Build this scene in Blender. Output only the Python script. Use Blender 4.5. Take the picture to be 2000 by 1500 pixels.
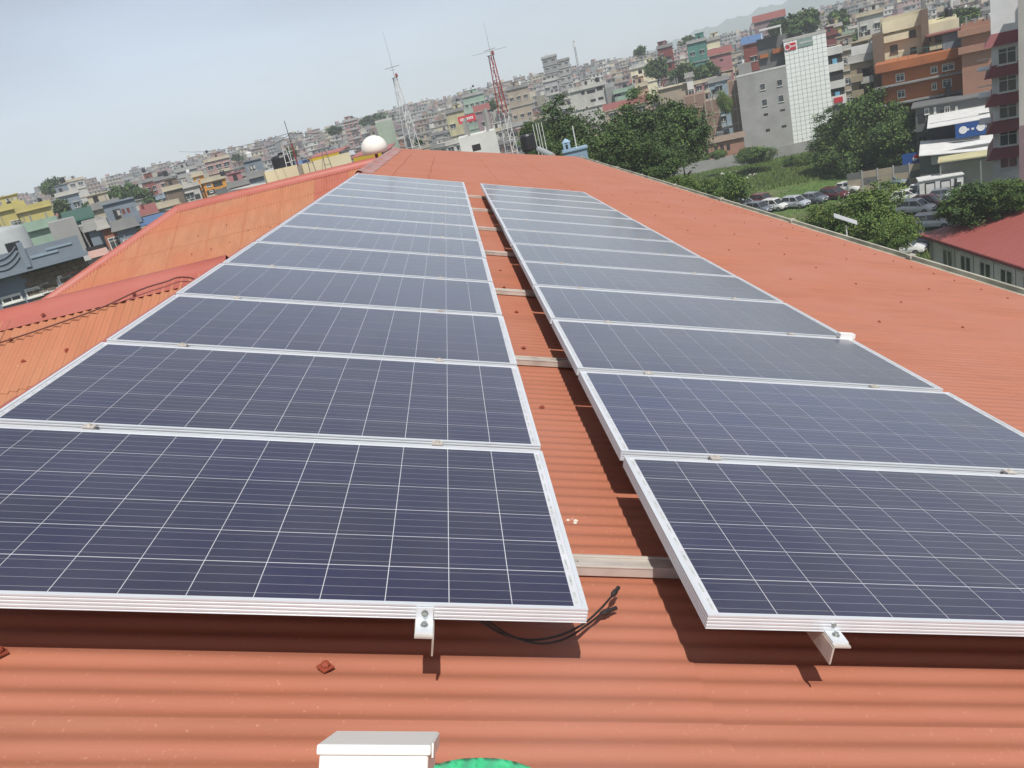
import bpy, math, random
from math import sin, cos, pi, radians, sqrt, atan2
from mathutils import Vector, Matrix
import numpy as np
random.seed(7)
S = bpy.context.scene
for o in list(bpy.data.objects):
    bpy.data.objects.remove(o)
COL = S.collection

# ------------------------------------------------------------------ camera
F = 1549.43                                   # focal length in pixels of a 2000 px wide picture
RX = Vector((0.971655, -0.080342, -0.222331))  # camera right
RD = Vector((-0.236387, -0.319533, -0.917616)) # camera down
RF = Vector((0.002681, 0.944163, -0.329468))   # camera forward
CAM = Vector((-0.059025, -1.677261, 1.213723))
cd = bpy.data.cameras.new('camera'); cam = bpy.data.objects.new('camera', cd); COL.objects.link(cam)
cd.sensor_width = 36.0; cd.lens = F / 2000 * 36.0; cd.clip_start = 0.05; cd.clip_end = 12000
m = Matrix.Identity(4)
for i, v in enumerate((RX, -RD, -RF)):
    m[0][i], m[1][i], m[2][i] = v
m.translation = CAM
cam.matrix_world = m
S.camera = cam
# ------------------------------------------------------------------ sky, sun, exposure
SUN = Vector((0.15, -0.52, 0.841)).normalized()
EL = math.asin(SUN.z); AZ = atan2(SUN.x, SUN.y)
W = bpy.data.worlds.new('World'); S.world = W; W.use_nodes = True
nt = W.node_tree; nt.nodes.clear()
sky = nt.nodes.new('ShaderNodeTexSky'); sky.sky_type = 'NISHITA'; sky.sun_disc = False
sky.sun_elevation = EL; sky.sun_rotation = AZ; sky.altitude = 1300
sky.air_density = 1.0; sky.dust_density = 2.0; sky.ozone_density = 1.0
hsv = nt.nodes.new('ShaderNodeHueSaturation'); hsv.inputs['Saturation'].default_value = 0.44; hsv.inputs['Value'].default_value = 1.0
bg = nt.nodes.new('ShaderNodeBackground'); bg.inputs[1].default_value = 0.080
ow = nt.nodes.new('ShaderNodeOutputWorld')
tint = nt.nodes.new('ShaderNodeMix'); tint.data_type = 'RGBA'; tint.blend_type = 'MULTIPLY'; tint.inputs[0].default_value = 1.0; tint.inputs[7].default_value = (0.93, 0.975, 1.06, 1)
tcw = nt.nodes.new('ShaderNodeTexCoord'); mpw = nt.nodes.new('ShaderNodeMapping'); mpw.inputs['Scale'].default_value = (1.2, 1.2, 4.0)
cn = nt.nodes.new('ShaderNodeTexNoise'); cn.inputs['Scale'].default_value = 1.6; cn.inputs['Detail'].default_value = 5; cn.inputs['Roughness'].default_value = 0.55
cr_ = nt.nodes.new('ShaderNodeMapRange'); cr_.inputs[1].default_value = 0.35; cr_.inputs[2].default_value = 0.7; cr_.inputs[3].default_value = 0.86; cr_.inputs[4].default_value = 1.14
cv = nt.nodes.new('ShaderNodeVectorMath'); cv.operation = 'SCALE'
nt.links.new(tcw.outputs['Generated'], mpw.inputs[0]); nt.links.new(mpw.outputs[0], cn.inputs[0]); nt.links.new(cn.outputs[0], cr_.inputs[0])
nt.links.new(sky.outputs[0], hsv.inputs['Color']); nt.links.new(hsv.outputs[0], tint.inputs[6]); nt.links.new(tint.outputs[2], cv.inputs[0]); nt.links.new(cr_.outputs[0], cv.inputs['Scale']); nt.links.new(cv.outputs[0], bg.inputs[0]); nt.links.new(bg.outputs[0], ow.inputs[0])
sl = bpy.data.lights.new('sun', 'SUN'); so = bpy.data.objects.new('sun', sl); COL.objects.link(so)
sl.energy = 3.45; sl.angle = radians(0.6); sl.color = (1.0, 0.955, 0.88)
so.rotation_euler = SUN.to_track_quat('Z', 'Y').to_euler(); so.location = (0, 0, 50)
S.view_settings.view_transform = 'Standard'; S.view_settings.look = 'None'
S.view_settings.exposure = 0.50; S.view_settings.gamma = 1.0; S.view_settings.use_curve_mapping = False
S.render.engine = 'CYCLES'
S.cycles.volume_bounces = 3; S.cycles.max_bounces = 12

# ------------------------------------------------------------------ helpers
def ray(x, y):
    d = RX * ((x - 1000) / F) + RD * ((y - 750) / F) + RF
    return d.normalized()
def at_z(x, y, z):
    d = ray(x, y); return CAM + d * ((z - CAM.z) / d.z)
def at_depth(x, y, dep):
    d = ray(x, y); return CAM + d * (dep / d.dot(RF))
def at_dist(x, y, D):                           # D = horizontal distance
    d = ray(x, y); return CAM + d * (D / sqrt(d.x * d.x + d.y * d.y))
def px(P):
    q = Vector(P) - CAM; z = q.dot(RF)
    if z < 0.05: return (-9999, -9999)
    return (1000 + F * q.dot(RX) / z, 750 + F * q.dot(RD) / z)
AL = 0.311282; CA, SA = cos(AL), sin(AL)
def W3(u, v, h=0.0):                            # panel plane coordinates -> world
    return Vector((u * CA + h * SA, v, -u * SA + h * CA))
def on_plane(x, y, h):
    n = Vector((SA, 0, CA)); d = ray(x, y); t = (h - n.dot(CAM)) / n.dot(d); X = CAM + d * t
    return X.dot(Vector((CA, 0, -SA))), X.y

MATS = {}
def srgb(r, g, b):
    f = lambda c: ((c / 255 + 0.055) / 1.055) ** 2.4 if c > 10 else c / 255 / 12.92
    return (f(r), f(g), f(b))
def mat(name, c, c2=None, rough=0.8, scale=1.0, bump=0.0, metal=0.0, coat=0.0, coat_r=0.1, spec=0.5, speck=None, streak=None, extra=None, detail=4.0, wear=None):
    if name in MATS: return MATS[name]
    M = bpy.data.materials.new(name); MATS[name] = M; M.use_nodes = True
    N = M.node_tree.nodes; L = M.node_tree.links; b = N['Principled BSDF']
    b.inputs['Roughness'].default_value = rough; b.inputs['Metallic'].default_value = metal
    b.inputs['Coat Weight'].default_value = coat; b.inputs['Coat Roughness'].default_value = coat_r
    b.inputs['Specular IOR Level'].default_value = spec
    if c2 is None: c2 = tuple(x * 0.82 for x in c)
    tc = N.new('ShaderNodeTexCoord'); mp = N.new('ShaderNodeMapping')
    L.new(tc.outputs['Object'], mp.inputs[0])
    if streak: mp.inputs['Scale'].default_value = streak
    oi0 = N.new('ShaderNodeObjectInfo'); vm = N.new('ShaderNodeVectorMath'); vm.operation = 'MULTIPLY'; vm.inputs[1].default_value = (61.0, 37.0, 0.0)
    L.new(oi0.outputs['Random'], vm.inputs[0]); L.new(vm.outputs[0], mp.inputs['Location'])
    nz = N.new('ShaderNodeTexNoise'); nz.inputs['Scale'].default_value = scale; nz.inputs['Detail'].default_value = detail; nz.inputs['Roughness'].default_value = 0.62
    L.new(mp.outputs[0], nz.inputs[0])
    rp = N.new('ShaderNodeMapRange'); rp.inputs[1].default_value = 0.32; rp.inputs[2].default_value = 0.68
    L.new(nz.outputs[0], rp.inputs[0])
    mx = N.new('ShaderNodeMix'); mx.data_type = 'RGBA'
    mx.inputs[6].default_value = (*c, 1); mx.inputs[7].default_value = (*c2, 1)
    L.new(rp.outputs[0], mx.inputs[0]); out = mx.outputs[2]
    if speck:                                   # (colour, scale, threshold)
        n2 = N.new('ShaderNodeTexNoise'); n2.inputs['Scale'].default_value = speck[1]; n2.inputs['Detail'].default_value = 2.5
        L.new(tc.outputs['Object'], n2.inputs[0])
        r2 = N.new('ShaderNodeMapRange'); r2.inputs[1].default_value = speck[2]; r2.inputs[2].default_value = speck[2] + 0.1
        r2.inputs[4].default_value = 0.75
        L.new(n2.outputs[0], r2.inputs[0])
        m2 = N.new('ShaderNodeMix'); m2.data_type = 'RGBA'; m2.inputs[7].default_value = (*speck[0], 1)
        L.new(r2.outputs[0], m2.inputs[0]); L.new(out, m2.inputs[6]); out = m2.outputs[2]
    if wear:                                    # large stains: (colour, scale, lo, hi)
        n3 = N.new('ShaderNodeTexNoise'); n3.inputs['Scale'].default_value = wear[1]; n3.inputs['Detail'].default_value = 5
        ge = N.new('ShaderNodeNewGeometry'); sc3 = N.new('ShaderNodeVectorMath'); sc3.operation = 'MULTIPLY'; sc3.inputs[1].default_value = (1, 1, 0.3 if name.startswith('wall') else 1.0)
        L.new(ge.outputs['Position'], sc3.inputs[0]); L.new(sc3.outputs[0], n3.inputs[0])
        r3 = N.new('ShaderNodeMapRange'); r3.inputs[1].default_value = wear[2]; r3.inputs[2].default_value = wear[3]
        L.new(n3.outputs[0], r3.inputs[0])
        m3 = N.new('ShaderNodeMix'); m3.data_type = 'RGBA'; m3.inputs[7].default_value = (*wear[0], 1)
        L.new(r3.outputs[0], m3.inputs[0]); L.new(out, m3.inputs[6]); out = m3.outputs[2]
    if extra: out = extra(N, L, tc, out)
    L.new(out, b.inputs['Base Color'])
    if bump:
        bp = N.new('ShaderNodeBump'); bp.inputs['Strength'].default_value = bump; bp.inputs['Distance'].default_value = 0.02
        L.new(nz.outputs[0], bp.inputs['Height']); L.new(bp.outputs[0], b.inputs['Normal'])
    return M

class MB:
    """collects faces; build() links them as one mesh object"""
    def __init__(s): s.v = []; s.f = []; s.mi = []
    def face(s, pts, mi=0):
        n = len(s.v); s.v += [tuple(p) for p in pts]; s.f.append(tuple(range(n, n + len(pts)))); s.mi.append(mi)
    def box(s, x0, y0, z0, x1, y1, z1, mi=0):
        n = len(s.v)
        s.v += [(x0, y0, z0), (x1, y0, z0), (x1, y1, z0), (x0, y1, z0), (x0, y0, z1), (x1, y0, z1), (x1, y1, z1), (x0, y1, z1)]
        for q in ((0, 3, 2, 1), (4, 5, 6, 7), (0, 1, 5, 4), (1, 2, 6, 5), (2, 3, 7, 6), (3, 0, 4, 7)):
            s.f.append(tuple(n + i for i in q)); s.mi.append(mi)
        return s
    def hexa(s, P, mi=0):                       # 8 points: bottom ring, top ring
        n = len(s.v); s.v += [tuple(p) for p in P]
        for q in ((0, 3, 2, 1), (4, 5, 6, 7), (0, 1, 5, 4), (1, 2, 6, 5), (2, 3, 7, 6), (3, 0, 4, 7)):
            s.f.append(tuple(n + i for i in q)); s.mi.append(mi)
        return s
    def tube(s, pts, r, n=6, mi=0, r2=None):
        pts = [Vector(p) for p in pts]; base = len(s.v)
        up = Vector((0, 0, 1))
        for i, p in enumerate(pts):
            t = (pts[min(i + 1, len(pts) - 1)] - pts[max(i - 1, 0)]).normalized()
            a = t.cross(up)
            if a.length < 0.05: a = t.cross(Vector((1, 0, 0)))
            a.normalize(); b = t.cross(a)
            k = i / max(1, len(pts) - 1); rr = r if r2 is None else r * (1 - k) + r2 * k
            for j in range(n):
                w = 2 * pi * j / n; s.v.append(tuple(p + a * (rr * cos(w)) + b * (rr * sin(w))))
        for i in range(len(pts) - 1):
            for j in range(n):
                a0 = base + i * n + j; a1 = base + i * n + (j + 1) % n
                s.f.append((a0, a1, a1 + n, a0 + n)); s.mi.append(mi)
        s.f.append(tuple(base + j for j in range(n))[::-1]); s.mi.append(mi)
        e = base + (len(pts) - 1) * n; s.f.append(tuple(e + j for j in range(n))); s.mi.append(mi)
        return s
    def lathe(s, prof, c=(0, 0, 0), n=16, mi=0):  # prof: (r, z)
        base = len(s.v)
        for r, z in prof:
            for j in range(n):
                w = 2 * pi * j / n; s.v.append((c[0] + r * cos(w), c[1] + r * sin(w), c[2] + z))
        for i in range(len(prof) - 1):
            for j in range(n):
                a0 = base + i * n + j; a1 = base + i * n + (j + 1) % n
                s.f.append((a0, a1, a1 + n, a0 + n)); s.mi.append(mi)
        s.f.append(tuple(base + j for j in range(n))[::-1]); s.mi.append(mi)
        e = base + (len(prof) - 1) * n; s.f.append(tuple(e + j for j in range(n))); s.mi.append(mi)
        return s
    def mesh(s, name, mats, smooth=False):
        me = bpy.data.meshes.new(name); me.from_pydata(s.v, [], s.f)
        if not isinstance(mats, (list, tuple)): mats = [mats]
        for q in mats: me.materials.append(q)
        if len(mats) > 1: me.polygons.foreach_set('material_index', s.mi)
        if smooth: me.polygons.foreach_set('use_smooth', [True] * len(me.polygons))
        me.update(); return me
    def build(s, name, mats, parent=None, smooth=False, loc=None, kind=None):
        return link(name, s.mesh(name, mats, smooth), parent, loc, kind)
def link(name, me, parent=None, loc=None, kind=None):
    o = bpy.data.objects.new(name, me); COL.objects.link(o)
    if parent: o.parent = parent
    if loc is not None: o.location = loc
    if kind: o['kind'] = kind
    return o
def tag(o, label, cat, group=None, kind=None):
    o['label'] = label; o['category'] = cat
    if group: o['group'] = group
    if kind: o['kind'] = kind
    return o
def thing(name, label, cat, loc=(0, 0, 0), rz=0, group=None):
    o = bpy.data.objects.new(name, None); COL.objects.link(o); o.empty_display_size = 0.1
    o.location = loc; o.rotation_euler = (0, 0, rz)
    return tag(o, label, cat, group)
def bevel(o, w=0.01, seg=2):
    b = o.modifiers.new('bevel', 'BEVEL'); b.width = w; b.segments = seg; b.limit_method = 'ANGLE'; return o
def copy_tree(o, label=None, loc=None, rz=None):
    r = o.copy(); COL.objects.link(r)
    if label: r['label'] = label
    if loc is not None: r.location = loc
    if rz is not None: r.rotation_euler = (0, 0, rz)
    for c in [x for x in KIDS[o.name]]:
        k = c.copy(); COL.objects.link(k); k.parent = r
        for g in KIDS.get(c.name, []):
            q = g.copy(); COL.objects.link(q); q.parent = k
    return r
KIDS = {}
def note_kids(o):
    KIDS[o.name] = [c for c in bpy.data.objects if c.parent == o]
    for c in KIDS[o.name]: KIDS[c.name] = [g for g in bpy.data.objects if g.parent == c]

# ------------------------------------------------------------------ terrain
GZ = -22.0
def sm(a, b, x):
    t = min(1, max(0, (x - a) / (b - a))); return t * t * (3 - 2 * t)
def terrain(x, y):
    D = sqrt(x * x + y * y); az = atan2(x, y)
    z = GZ + 30 * sm(280, 1000, D)
    z += 4.5 * sm(60, 200, D) * sm(0.0, -0.3, az)
    z += 3.0 * sin(x * 0.011 + 1) * sm(300, 600, D)
    return z
def build_ground():
    mb = MB(); rings = [0.5, 20, 40, 60, 80, 100, 120, 140, 160, 180, 200, 230, 260, 300, 340, 380, 420, 460, 500, 560, 620, 680, 740, 800, 900, 1000, 1200, 1500, 1900, 2400, 2690]
    n = 144
    for r in rings:
        for j in range(n):
            a = 2 * pi * j / n; x, y = r * sin(a), r * cos(a); mb.v.append((x, max(y, -480), terrain(x, y)))
    for i in range(len(rings) - 1):
        for j in range(n):
            a = i * n + j; b = i * n + (j + 1) % n
            mb.f.append((a, a + n, b + n, b)); mb.mi.append(0)
    M = mat('earth', srgb(122, 118, 104), srgb(84, 92, 70), scale=0.03, rough=0.95, detail=8, wear=(srgb(58, 78, 44), 0.02, 0.5, 0.6))
    mb.build('ground', M, smooth=True, kind='structure')
build_ground()
# distant mountain ridge, fading in the haze
def mountain():
    mb = MB(); n = 90; rows = 10
    for i in range(rows + 1):
        k = i / rows
        for j in range(n + 1):
            a = radians(2 + 60 * j / n)
            prof = sm(0, 34, 2 + 60 * j / n) * (1.0 + 0.04 * sin(j * 0.35) + 0.015 * sin(j * 1.1 + 1)) * 125
            D = 2250 + 450 * k
            z = -5 + prof * sin(k * pi / 2) + 10 * k * sin(j * 2.1 + i)
            mb.v.append((D * sin(a), D * cos(a), z))
    for i in range(rows):
        for j in range(n):
            a = i * (n + 1) + j; mb.f.append((a, a + 1, a + n + 2, a + n + 1)); mb.mi.append(0)
    mb.build('hills', mat('forest_hill', (0.09, 0.12, 0.10), (0.12, 0.15, 0.12), scale=0.01, detail=8, rough=1), smooth=True, kind='structure')
mountain()

# ------------------------------------------------------------------ haze
hz = MB().box(-2700, -500, GZ - 2.5, 2900, 3000, 230)
HM = bpy.data.materials.new('haze_air'); HM.use_nodes = True
HM.node_tree.nodes.clear()
pv = HM.node_tree.nodes.new('ShaderNodeVolumePrincipled'); oo = HM.node_tree.nodes.new('ShaderNodeOutputMaterial')
pv.inputs['Color'].default_value = (0.86, 0.93, 1.0, 1); pv.inputs['Density'].default_value = 0.00038; pv.inputs['Anisotropy'].default_value = -0.2
HM.node_tree.links.new(pv.outputs[0], oo.inputs['Volume'])
hz.build('haze', HM, kind='stuff')

# ================================================================== the roof we stand on
HR = -0.24; PITCH = 0.0762; AMP = 0.0043
UE, UR = 6.22, -2.275                         # eave and ridge in u
RZ = W3(UR, 0, HR)                           # a point of the ridge line
XR, ZR = RZ.x, RZ.z
VEND = 31.0
def sheet_lap(N, L, tc, out):                # darker band along the side lap of each sheet (object x)
    sp = N.new('ShaderNodeSeparateXYZ'); L.new(tc.outputs['Object'], sp.inputs[0])
    r = N.new('ShaderNodeMapRange'); r.inputs[1].default_value = 0.16; r.inputs[2].default_value = 0.10; r.inputs[4].default_value = 0.85
    L.new(sp.outputs[0], r.inputs[0])
    mm = N.new('ShaderNodeMix'); mm.data_type = 'RGBA'; mm.inputs[7].default_value = (*srgb(168, 110, 82), 1)
    L.new(r.outputs[0], mm.inputs[0]); L.new(out, mm.inputs[6]); return mm.outputs[2]
RED_ROOF = mat('red_roof_sheet', srgb(176, 110, 84), srgb(154, 97, 75), rough=0.52, scale=2.4, streak=(4, 0.35, 1), spec=0.45, bump=0.02,
               speck=(srgb(198, 142, 116), 75.0, 0.645), wear=(srgb(170, 112, 92), 1.0, 0.35, 0.7))
ORANGE_ROOF = mat('orange_roof_sheet', srgb(176, 124, 94), srgb(162, 112, 84), rough=0.6, scale=1.6, streak=(3, 0.7, 1), spec=0.35, bump=0.02,
                  speck=(srgb(206, 158, 124), 40.0, 0.66), wear=(srgb(176, 106, 78), 0.8, 0.4, 0.85), extra=sheet_lap)
STAIN_ROOF = mat('stained_red_roof_sheet', srgb(172, 104, 88), srgb(160, 94, 76), rough=0.6, scale=1.6, streak=(3, 0.7, 1), spec=0.35)
CAP_RED = mat('ridge_cap_red', srgb(168, 92, 78), srgb(158, 86, 74), rough=0.42, scale=1.2, spec=0.5, streak=(1, 3, 1), wear=(srgb(170, 102, 92), 1.5, 0.35, 0.75))
CAP_GREY = mat('ridge_cap_weathered', srgb(178, 142, 136), srgb(150, 110, 104), rough=0.55, scale=3, wear=(srgb(168, 84, 70), 1.2, 0.5, 0.7))
BOLT_M = mat('bolt_cap_red', srgb(150, 76, 58), rough=0.45, scale=8)

office = thing('office_building', 'large building under a red corrugated roof with orange wings, carrying the solar panels', 'building', (0, 0, 0))
def corrugated(n0, n1, b0, b1, step=None, lift=0.004, sidelift=0.003, per=8, amp=AMP):
    """waves n0..n1 along local x; b0(x), b1(x) the lower and upper end; returns MB"""
    mb = MB(); cols = int((n1 - n0) * per) + 1; idx = []
    for i in range(cols):
        a = n0 * PITCH + i * PITCH / per
        z = amp * cos(2 * pi * a / PITCH)
        k = (i / (cols - 1))
        lo = b0(a) if callable(b0) else b0; hi = b1(a) if callable(b1) else b1
        if hi < lo: hi = lo
        zz = z + sidelift * k
        mb.v += [(a - n0 * PITCH, lo, zz + lift), (a - n0 * PITCH, hi, zz)]
    for i in range(cols - 1):
        a = 2 * i
        if abs(mb.v[a][1] - mb.v[a + 1][1]) < 1e-6 and abs(mb.v[a + 2][1] - mb.v[a + 3][1]) < 1e-6: continue
        mb.f.append((a, a + 2, a + 3, a + 1)); mb.mi.append(0)
    # turned-down lower edge gives the sheet its thickness
    n = len(mb.v)
    for i in range(cols):
        v = mb.v[2 * i]; mb.v += [(v[0], v[1], v[2] - 0.005), v]
    for i in range(cols - 1):
        mb.f.append((n + 2 * i, n + 2 * i + 2, n + 2 * i + 3, n + 2 * i + 1)); mb.mi.append(0)
    return mb
def frame_matrix(org, X, Y):
    X = Vector(X).normalized(); Y = Vector(Y).normalized(); Z = X.cross(Y)
    M = Matrix.Identity(4)
    for i, v in enumerate((X, Y, Z)):
        M[0][i], M[1][i], M[2][i] = v
    M.translation = Vector(org); return M
# main right slope
NW = 13; SW = NW * PITCH
slope_len = UE - UR
segs = [(0, 3.05), (2.93, 6.0), (5.88, slope_len)]
v0 = -3.2 + 0.02
nsheets = int((39.5 - v0) / SW) + 1
seg_mesh = []
for a, b in segs:
    seg_mesh.append(corrugated(0, NW + 1, a, b).mesh('roof_sheet', RED_ROOF, True))
for i in range(nsheets):
    v = v0 + i * SW
    for k, (a, b) in enumerate(segs):
        # the far end of the roof is cut on a slant: ridge 30.7 m, eave 38.8 m away
        org = W3(UE, v, HR - 0.002 * (i % 2))
        Y = Vector((-CA, 0, SA))
        u_mid = UE - (a + b) / 2
        vend_lo = 30.7 + (UE - a - UR) / (5.78 - UR) * 8.1 if False else 30.7 + ((UE - a) - UR) * 0.996
        vend_hi = 30.7 + ((UE - b) - UR) * 0.996
        if v + SW <= vend_hi: me = seg_mesh[k]
        elif v >= vend_lo: continue
        else:
            # upper end trimmed where the slanted end passes
            def hi(x, v=v, a=a, b=b): 
                um = UR + (v + x - 30.7) / 0.996
                return max(a, min(b, UE - um)) if um > UE - b else b
            me = corrugated(0, NW + 1, a, hi).mesh('roof_sheet', RED_ROOF, True)
        o = link('roof_sheet', me, office)
        o.matrix_local = frame_matrix(org, (0, 1, 0), Y)
# wings: near slopes with visible sheets
TW = 0.45; SLW = math.atan(TW); CW, SWW = cos(SLW), sin(SLW)
def wing_sheets(ridge_y, x_left, x_right, length, hip_x, M, seglen, red_cols=()):
    Y = Vector((0, CW, SWW)); zbot = ZR - length * SWW; ybot = ridge_y - length * CW
    n = int((x_right - x_left) / SW) + 1
    for i in range(n):
        x1 = x_right - i * SW; x0 = x1 - SW
        if x0 < x_left - SW: break
        k = 0; a = 0.0
        while a < length - 0.05:
            b = min(length, a + seglen)
            def top(xl, x0=x0, b=b, a=a):
                x = x0 + xl
                t = length
                if hip_x is not None and x < hip_x: t = length - (hip_x - x) / CW
                return max(a, min(b + 0.08, t, length))
            def bot(xl, x0=x0, a=a, b=b):
                x = x0 + xl
                t = length - max(0, (XR - x)) / CW - 0.25       # valley with the main roof
                return max(a, t) if t > a else a
            def tt(xl): return max(top(xl), bot(xl))
            if max(tt(0), tt(SW)) - min(bot(0), bot(SW)) > 0.03 or True:
                mb = corrugated(0, NW + 1, lambda q: min(bot(q), tt(q)), tt, lift=0.006, amp=0.0095)
                if mb.f and max(v[1] for v in mb.v) > min(v[1] for v in mb.v) + 0.05:
                    o = mb.build('roof_sheet', STAIN_ROOF if i in red_cols else M, office, smooth=True)
                    o.matrix_local = frame_matrix((x0, ybot, zbot - 0.002 * (i % 2)), (1, 0, 0), Y)
            a = b
Y1, Y2, HIPX = 5.45, 22.5, -8.25
wing_sheets(Y1, -10.5, XR + 0.02, 4.6, None, ORANGE_ROOF, 1.15)
wing_sheets(Y2, -13.4, XR + 0.02, 5.6, HIPX, ORANGE_ROOF, 1.12, red_cols=(1,))
# hidden slopes: plain sheets joined per slope
def flat(name, pts, M, parent=office):
    mb = MB(); mb.face(pts); return mb.build(name, M, parent)
zb1 = ZR - 4.6 * SWW; yb1 = Y1 - 4.6 * CW
flat('roof_slope', [(-10.6, Y1, ZR - .02), (XR, Y1, ZR - .02), (XR - 4, Y1 + 4, ZR - 4 * TW - .02), (-10.6, Y1 + 4.2, ZR - 4.2 * TW)], ORANGE_ROOF)
flat('roof_slope', [(XR, -3.2, ZR - .03), (XR, Y1, ZR - .03), (XR - 4.3, Y1 - 4.3, ZR - 4.3 * TW - .03), (XR - 4.3, -3.2, ZR - 4.3 * TW - .03)], ORANGE_ROOF)
flat('roof_slope', [(XR, Y1, ZR - .03), (XR, Y2, ZR - .03), (XR - 5, Y2 - 5, ZR - 5 * TW - .03), (XR - 5, Y1 + 5, ZR - 5 * TW - .03)], ORANGE_ROOF)
flat('roof_slope', [(XR, Y2, ZR - .03), (XR, 30.7, ZR - .03), (XR - 5, 30.7, ZR - 5 * TW - .03), (XR - 5, Y2 + 5, ZR - 5 * TW - .03)], ORANGE_ROOF)
flat('roof_slope', [(HIPX, Y2, ZR - .02), (XR, Y2, ZR - .02), (XR - 5, Y2 + 5, ZR - 5 * TW - .02), (HIPX - 5, Y2 + 5, ZR - 5 * TW - .02)], ORANGE_ROOF)
flat('roof_slope', [(HIPX, Y2, ZR - .02), (HIPX - 5, Y2 + 5, ZR - 5 * TW - .02), (HIPX - 5, Y2 - 5, ZR - 5 * TW - .02)], ORANGE_ROOF)
# ridge caps: flange, roll, flange
def cap(p0, p1, dl, dr, fl=0.2, r=0.10, M=CAP_RED, lift=0.012, name='ridge_cap', seglen=2.4, rise=0.7):
    """dl, dr: unit vectors down the two slopes"""
    p0, p1 = Vector(p0), Vector(p1); dl, dr = Vector(dl).normalized(), Vector(dr).normalized()
    ax = (p1 - p0).normalized(); up = Vector((0, 0, 1)); up = (up - ax * up.dot(ax)).normalized()
    prof = [dl * (fl + r) + up * 0.0, dl * (r + 0.03)]
    for k in range(7):
        t = pi * k / 6; side = dl * (r * cos(t)) if cos(t) > 0 else dr * (-r * cos(t))
        prof.append(side + up * (r * rise * sin(t) + 0.004))
    prof += [dr * (r + 0.03), dr * (fl + r)]
    L = (p1 - p0).length; n = max(1, int(L / seglen))
    for i in range(n):
        mb = MB(); a = p0 + ax * (L * i / n); b = p0 + ax * (L * (i + 1) / n + 0.05)
        ee = 0.004 * (i % 2)
        for q in prof: mb.v.append(tuple(a + q + up * (lift + ee)))
        for q in prof: mb.v.append(tuple(b + q + up * (lift + ee)))
        k = len(prof)
        for j in range(k - 1): mb.f.append((j, j + 1, j + 1 + k, j + k)); mb.mi.append(0)
        for side in (0, k):   # end lips with thickness
            s0 = len(mb.v)
            for q in prof: mb.v += [tuple((a if side == 0 else b) + q + up * (lift + ee - 0.006)), tuple((a if side == 0 else b) + q + up * (lift + ee))]
            for j in range(k - 1): mb.f.append((s0 + 2 * j, s0 + 2 * j + 2, s0 + 2 * j + 3, s0 + 2 * j + 1)); mb.mi.append(0)
        mb.build(name, M, office, smooth=True)
dR = (CA, 0, -SA); dL = (-CW, 0, -SWW); dN = (0, -CW, -SWW); dF = (0, CW, -SWW)
cap((XR, -3.2, ZR), (XR, 16.9, ZR), dL, dR, fl=0.02, r=0.03, rise=0.1, lift=0.003)
cap((XR, 16.9, ZR), (XR, 30.8, ZR), dL, dR, fl=0.22, r=0.10, M=CAP_GREY, rise=0.4)
cap((-10.6, Y1, ZR + 0.0), (XR - 0.02, Y1, ZR), dN, dF, fl=0.17, r=0.10, rise=0.35)
cap((HIPX, Y2, ZR), (XR - 0.1, Y2, ZR), dN, dF, fl=0.16, r=0.12, rise=0.6)
hipd = Vector((-1, -1, -TW)).normalized()
cap(Vector((HIPX, Y2, ZR)) + hipd * 7.6, (HIPX, Y2, ZR), Vector((0.55, -0.83, -0.42)), Vector((-0.83, 0.55, -0.42)), fl=0.14, r=0.11, rise=0.6)
cap(Vector((HIPX, Y2, ZR)) + Vector((-1, 1, -TW)).normalized() * 7.4, (HIPX, Y2, ZR), Vector((-.83, -0.55, -0.42)), Vector((0.55, 0.83, -0.42)), fl=0.14, r=0.11, rise=0.6)
# flashing on the slanted far end and eave gutter
mb = MB()
for k in range(16):
    pass
GUT = mat('gutter_grey', srgb(186, 182, 166), srgb(160, 158, 144), rough=0.7, scale=3, wear=(srgb(130, 128, 114), 1.0, 0.5, 0.7))
gx = []
for (du, dh) in ((-0.05, -0.03), (-0.045, -0.06), (0.15, -0.09), (0.16, -0.035), (0.20, -0.04), (0.20, -0.22), (-0.06, -0.22), (-0.065, -0.03)):
    P = W3(UE, 0, HR); gx.append((P.x + du + 0.05, P.z + dh))
for i in range(10):
    a, b = -3.2 + i * 4.2, -3.2 + (i + 1) * 4.2 - 0.01
    if i == 9: b = 38.9
    mb = MB(); k = len(gx)
    for y in (a, b):
        for q in gx: mb.v.append((q[0], y, q[1]))
    for j in range(k): mb.f.append((j, (j + 1) % k, (j + 1) % k + k, j + k)); mb.mi.append(0)
    mb.build('gutter', GUT, office)
    mb = MB(); mb.box(gx[3][0] - 0.03, b - 0.06, gx[1][1] - 0.02, gx[4][0] + 0.02, b + 0.05, gx[4][1] + 0.015)
    mb.build('gutter_joint', mat('joint_grey', srgb(176, 172, 160)), office)
PL = mat('office_plaster', srgb(205, 196, 178), rough=0.9, scale=0.6)
ew = W3(UE, 0, HR)
MB().box(XR - 4.0, -3.0, GZ, ew.x - 0.5, 30.5, ew.z - 0.2).build('wall', PL, office)
MB().box(-10.2, yb1 + .5, GZ, XR - 3.9, Y1 + 3.6, zb1 - 0.15).build('wall', PL, office)
MB().box(HIPX - 4.4, Y2 - 4.4, GZ, XR - 3.9, Y2 + 4.4, ZR - 5 * TW - 0.2).build('wall', PL, office)
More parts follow.
